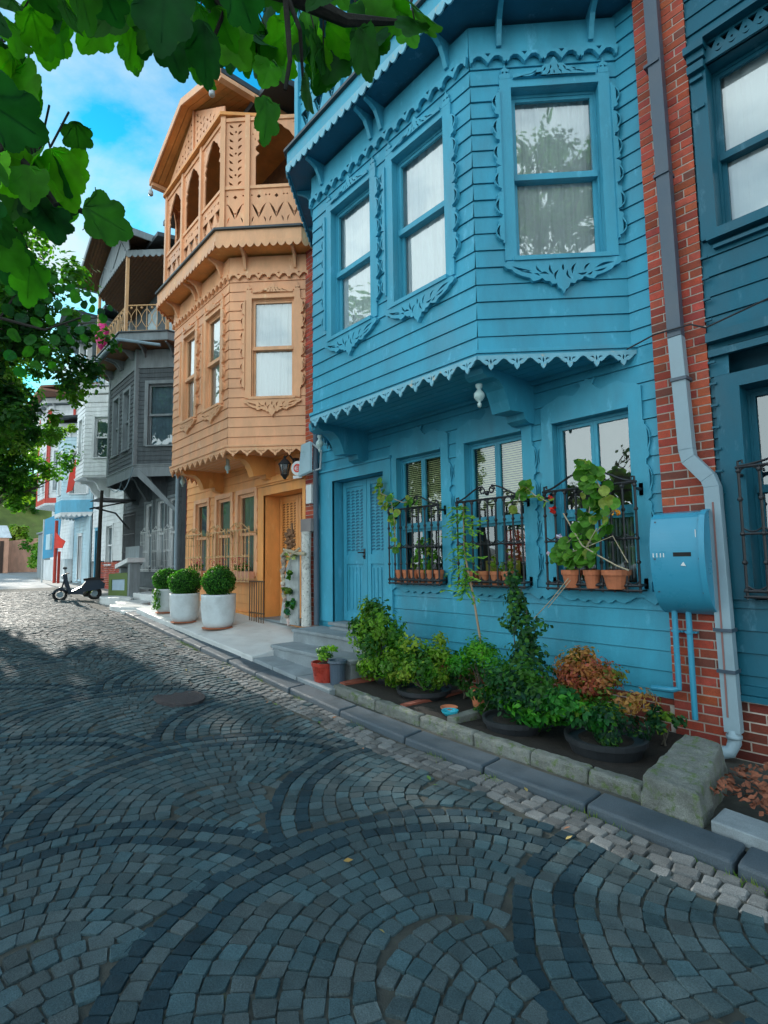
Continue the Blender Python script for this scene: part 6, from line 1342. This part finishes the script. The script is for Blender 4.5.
# trees beyond the left edge of the frame: the first is added to shade the street, others show in the windows
def scr(c, R_, n, lab, base, s=.22, per=700, rr=1.5, cols=TG):
    tree('shade_tree', lab, base, [(base[0], base[1], c[2] - R_[2] * .7)], [(c[0] + R_[0] * .5 * sin(k * 2.1), c[1] + R_[1] * .5 * cos(k * 2.1), c[2] + U(-1, 1)) for k in range(5)], crown(c, R_, n, rr, per), cols, s, .25)
scr((-16.5, -1.6, 6.6), (3.2, 2.6, 4.6), 44, 'big unseen tree added to shade the street, farther up the left side', (-16, -2.6, -1.1))
scr((-9, -11, 1.2), (3.4, 2.4, 2.2), 22, 'low bushy tree across the street that shows in the barred windows', (-9, -11, -1.7), s=.18, rr=1.2)
scr((1.5, -13, 1.4), (3.4, 2.4, 2.4), 22, 'second bushy tree across the street farther right', (1.5, -13, -1.7), s=.18, rr=1.2)
scr((7.5, -8.5, 6.5), (3.6, 3.0, 4.2), 34, 'shade tree behind the viewer that shows in the bay window', (7.5, -8.5, -1.7))
scr((6.6, -1.0, 11.2), (2.8, 2.8, 3.2), 20, 'airy tree right of the viewer that shows in the bay window', (7.4, -2.5, -1.7), s=.16, per=420, rr=1.1)
scr((3.5, -11.5, 5.0), (3.0, 2.4, 3.6), 22, 'smaller shade tree behind the viewer across the street', (3.5, -11.5, -1.7))
tree('round_bush', 'round sunlit bush before the salmon wall at the end of the street', (-56, 8.7, -.7), [(-56, 8.7, .2)], [(-56, 8.2, 1.2)], crown((-56, 8.8, 1.3), (1.6, 1.6, 1.7), 14, .9, 260), BG, .26, .12)
for i, (x, y, z, r, cl, lab) in enumerate([(-78, 3, 6, 5, BG, 'pale green tree on the hillside, leftmost'), (-84, 9.5, 9, 5.5, BG, 'yellow green tree on the hillside above the gate'), (-95, 5, 14, 7, TG + BG, 'darker tree high on the hillside'), (-72, 8.6, 2.6, 2.6, [(.22, .36, .05), (.3, .36, .08)], 'low yellow green tree at the foot of the hillside'), (-90, 14, 14, 6, BG, 'broad pale tree on the hillside beside the house row')]):
    tree('hill_tree', lab, (x, y, z - r - 1.5), [(x, y, z - r * .5)], [(x, y + r * .4, z), (x, y - r * .4, z)], crown((x, y, z), (r * .8, r * .8, r * .75), 18, r * .35, 240), cl, .6, .3)
# ------------------------------------------------------------------ fig tree with large lobed leaves over the camera
def fig_shape():
    P = []
    for t_ in range(-164, 165, 4):
        a = R(t_); r = .24
        for th, c, q in ((0, .42, .215), (0, .56, .10), (46, .35, .17), (-46, .35, .17), (98, .26, .175), (-98, .26, .175), (150, .13, .17), (-150, .13, .17)):
            s_ = c * sin(a - R(th))
            if abs(s_) < q: r = max(r, c * cos(a - R(th)) + sqrt(q * q - s_ * s_))
        r *= 1 + .018 * sin(t_ * .9)
        P.append((r * sin(a) * .88, .30 + r * cos(a)))
    P.append((0, .02))
    return P
FS = fig_shape()
def fig_leaf(m, base, tipdir, normal, L_, col, curl=.18):
    tipdir = tipdir.normalized(); n = (normal - tipdir * normal.dot(tipdir)).normalized(); s = tipdir.cross(n)
    cv = U(-.1, .35); fold = U(.05, .25); tw = U(-.2, .2)
    def P(u, v):
        h = abs(u) * fold - cv * v * v * .6 + tw * u * v + .02 * sin(u * 14) * sin(v * 12)
        return base + (s * u + tipdir * v + n * h) * L_
    m.col = col; b = len(m.v); rings = 3
    ctr = m.vert(P(0, .30)); n_ = len(FS); idx = []
    for k in range(1, rings + 1):
        q = k / rings
        for (u, v) in FS: m.vert(P(u * q, .30 + (v - .30) * q))
    for i in range(n_): j = (i + 1) % n_; m.f.append((ctr, ctr + 1 + i, ctr + 1 + j))
    for k in range(rings - 1):
        for i in range(n_): j = (i + 1) % n_; a = ctr + 1 + k * n_; m.f.append((a + i, a + n_ + i, a + n_ + j, a + j))
    # veins as slightly raised ribs below
    for t_ in (0, -62, 62, -120, 120):
        a = R(t_); q0 = P(0, .04); q1 = P(sin(a) * .30, .30 + cos(a) * .30) if t_ else P(0, .5); q2 = P(sin(a) * .40, .30 + cos(a) * .40) if t_ else P(0, .78)
        m.col = tuple(q * 1.5 for q in col); m.tube([q0 - n * .001, q1 - n * .0015 * 1, q2], [.004 * L_ * 4, .003 * L_ * 3, .001], 4)
F_T = thing('fig_tree', (-2.0, -1.6, -1.7), 'fig tree whose large lobed leaves hang over the top left of the view', 'tree')
tk = MB(); lf = MB()
tk.tube([(-2.0, -1.6, -1.7), (-2.05, -1.5, 0), (-2.0, -1.2, 1.6), (-1.9, -.7, 2.5)], [.12, .10, .08, .06], 9)
def limb(P, r0, r1): tk.tube(P, [lerp(r0, r1, i / (len(P) - 1)) for i in range(len(P))], 7)
B1 = [Vector((-1.9, -.7, 2.5)), at(-60, -120, 2.3), at(60, -60, 1.9), at(180, -40, 1.7), at(285, -10, 1.55), at(345, 20, 1.6), at(400, 22, 1.7)]
B2 = [Vector((-2.0, -1.2, 1.6)), at(-120, 60, 1.9), at(-40, 120, 1.7), at(10, 150, 1.6), at(45, 185, 1.6), at(58, 200, 1.6), at(90, 215, 1.62)]
limb(B1, .05, .006); limb(B2, .045, .005); limb([at(285, -10, 1.55), at(288, 30, 1.5), at(290, 60, 1.45), at(285, 90, 1.42)], .007, .004); limb([at(285, -10, 1.55), at(300, 30, 1.5), at(303, 80, 1.5)], .006, .003); limb([at(180, -40, 1.7), at(225, 10, 1.6), at(215, 35, 1.6)], .009, .004); limb([at(10, 150, 1.6), at(35, 175, 1.55), at(56, 205, 1.5)], .012, .006)
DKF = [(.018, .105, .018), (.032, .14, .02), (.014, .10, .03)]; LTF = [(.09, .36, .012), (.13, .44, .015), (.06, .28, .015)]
# base x, y, tip x, y in the view, distance, colour class (0 dark for shade, 1 bright for backlight, both put into the colour)
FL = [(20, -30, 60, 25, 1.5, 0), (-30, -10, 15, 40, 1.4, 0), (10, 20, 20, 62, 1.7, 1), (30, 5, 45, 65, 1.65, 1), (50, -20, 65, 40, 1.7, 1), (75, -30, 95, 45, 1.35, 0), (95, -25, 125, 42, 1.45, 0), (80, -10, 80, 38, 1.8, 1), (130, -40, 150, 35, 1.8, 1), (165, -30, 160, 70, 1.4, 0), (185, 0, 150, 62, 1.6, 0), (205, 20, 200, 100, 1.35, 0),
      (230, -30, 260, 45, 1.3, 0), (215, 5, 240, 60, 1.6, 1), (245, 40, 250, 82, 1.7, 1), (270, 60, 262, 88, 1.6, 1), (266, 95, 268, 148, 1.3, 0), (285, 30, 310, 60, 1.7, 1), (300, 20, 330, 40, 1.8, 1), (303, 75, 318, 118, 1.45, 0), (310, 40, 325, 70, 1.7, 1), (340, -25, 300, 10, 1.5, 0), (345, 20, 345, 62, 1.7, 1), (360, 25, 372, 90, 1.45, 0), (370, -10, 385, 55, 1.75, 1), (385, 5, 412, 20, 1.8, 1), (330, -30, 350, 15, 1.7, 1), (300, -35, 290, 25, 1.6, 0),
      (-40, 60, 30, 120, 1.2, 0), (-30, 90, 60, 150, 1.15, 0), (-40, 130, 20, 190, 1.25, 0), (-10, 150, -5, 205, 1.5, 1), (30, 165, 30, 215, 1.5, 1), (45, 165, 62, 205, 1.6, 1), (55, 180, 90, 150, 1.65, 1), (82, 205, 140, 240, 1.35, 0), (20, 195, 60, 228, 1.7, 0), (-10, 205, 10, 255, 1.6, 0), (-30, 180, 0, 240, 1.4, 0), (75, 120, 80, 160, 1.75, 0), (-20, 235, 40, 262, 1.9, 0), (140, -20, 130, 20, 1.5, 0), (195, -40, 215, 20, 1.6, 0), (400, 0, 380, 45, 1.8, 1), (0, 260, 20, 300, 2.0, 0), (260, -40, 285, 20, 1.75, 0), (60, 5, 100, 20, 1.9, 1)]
for (bx_, by_, tx, ty, d, k) in FL:
    b = at(bx_, by_, d); e = at(tx, ty, d + U(-.08, .08)); L_ = max(.085, (e - b).length * .92)
    nrm = -(b.normalized()) + rdir() * .75
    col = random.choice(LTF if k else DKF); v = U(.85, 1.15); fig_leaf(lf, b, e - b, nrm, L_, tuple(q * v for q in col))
# smaller leaves filling the twigs
for (x, y, d, n, sp) in ((60, 0, 1.8, 9, 45), (130, 5, 1.8, 9, 40), (200, 10, 1.75, 10, 38), (255, 30, 1.7, 10, 38), (320, 30, 1.75, 10, 36), (380, 10, 1.8, 7, 28), (20, 150, 1.7, 10, 42), (35, 195, 1.7, 9, 32), (0, 60, 1.7, 7, 35), (5, 235, 1.9, 8, 28)):
    for i in range(n):
        px, py = x + random.gauss(0, sp * .6), y + random.gauss(0, sp * .35)
        b = at(px, py, d + U(-.15, .25)); dn = Vector((U(-.6, .6), U(-.6, .6), -1)); fig_leaf(lf, b, dn, -(b.normalized()) + rdir() * .9, U(.09, .15), random.choice(LTF + DKF))
        tk.tube([b, b + Vector((U(-.04, .04), U(-.04, .04), .09))], .0022, 4)
# more leaves of the same tree beyond the frame, overhead
for i in range(150):
    b = at(U(-300, 420), U(-420, -60), U(1.5, 2.8)) if i % 2 else at(U(-420, -60), U(-200, 330), U(1.6, 2.6)); fig_leaf(lf, b, rdir() + Vector((0, 0, -.7)), -(b.normalized()) + Vector((0, 0, .8)) + rdir() * .6, U(.14, .22), random.choice(LTF + DKF))
tk.build('trunk', M['bark_dark'], F_T); lf.build('leaves', M['fig'], F_T, smooth=True)
# sprig of single dark round leaves in front of the sky at the left
T = thing('small_leaf_branch', (-3.6, .0, 1.2), 'thin branch with single dark round leaves against the clouds on the left', 'branch'); m = MB(); lv = MB()
P = [at(-60, 330, 5.2), at(0, 318, 5.0), at(45, 330, 4.8), at(80, 300 + 18, 4.7), at(108, 318, 4.6)]; m.tube(P, [.02, .012, .008, .006, .003], 6); P2 = [at(0, 318, 5.0), at(22, 285, 4.9), at(48, 290, 4.8), at(62, 298, 4.8)]; m.tube(P2, [.01, .007, .005, .003], 5)
for (x, y, s) in [(24, 262, 14), (20, 270, 12), (43, 275, 9), (52, 279, 12), (42, 287, 9), (30, 270, 9), (60, 290, 9), (70, 288, 10), (75, 297, 14), (58, 305, 10), (66, 312, 11), (84, 305, 9), (87, 294, 8), (92, 309, 9), (93, 300, 8), (101, 312, 9), (103, 318, 10), (110, 308, 7), (86, 318, 10), (80, 330, 11), (72, 322, 12), (62, 330, 13), (50, 320, 11), (40, 310, 12), (48, 298, 10), (35, 296, 11), (36, 322, 12), (55, 340, 12), (70, 340, 10), (30, 340, 12), (84, 338, 9), (95, 328, 9), (64, 350, 9), (45, 350, 12), (20, 300, 13), (12, 290, 14), (8, 310, 14), (22, 318, 13), (14, 335, 14), (28, 352, 13), (10, 355, 14), (36, 365, 12), (52, 365, 10), (20, 372, 13)]:
    lv.col = random.choice(DKF + [(.012, .05, .03)]); c = at(x, y, 4.8 + U(-.25, .2)); round_leaf(lv, c, -c.normalized() + rdir() * .6, s / 536 * 5.2 * .82, asp=1.4)
m.build('twigs', M['bark_dark'], T); lv.build('leaves', M['fig'], T)
# ------------------------------------------------------------------ lift the whole scene so that the street below the camera is near zero
for o in scene.objects:
    if o.parent is None: o.location.z += ZO
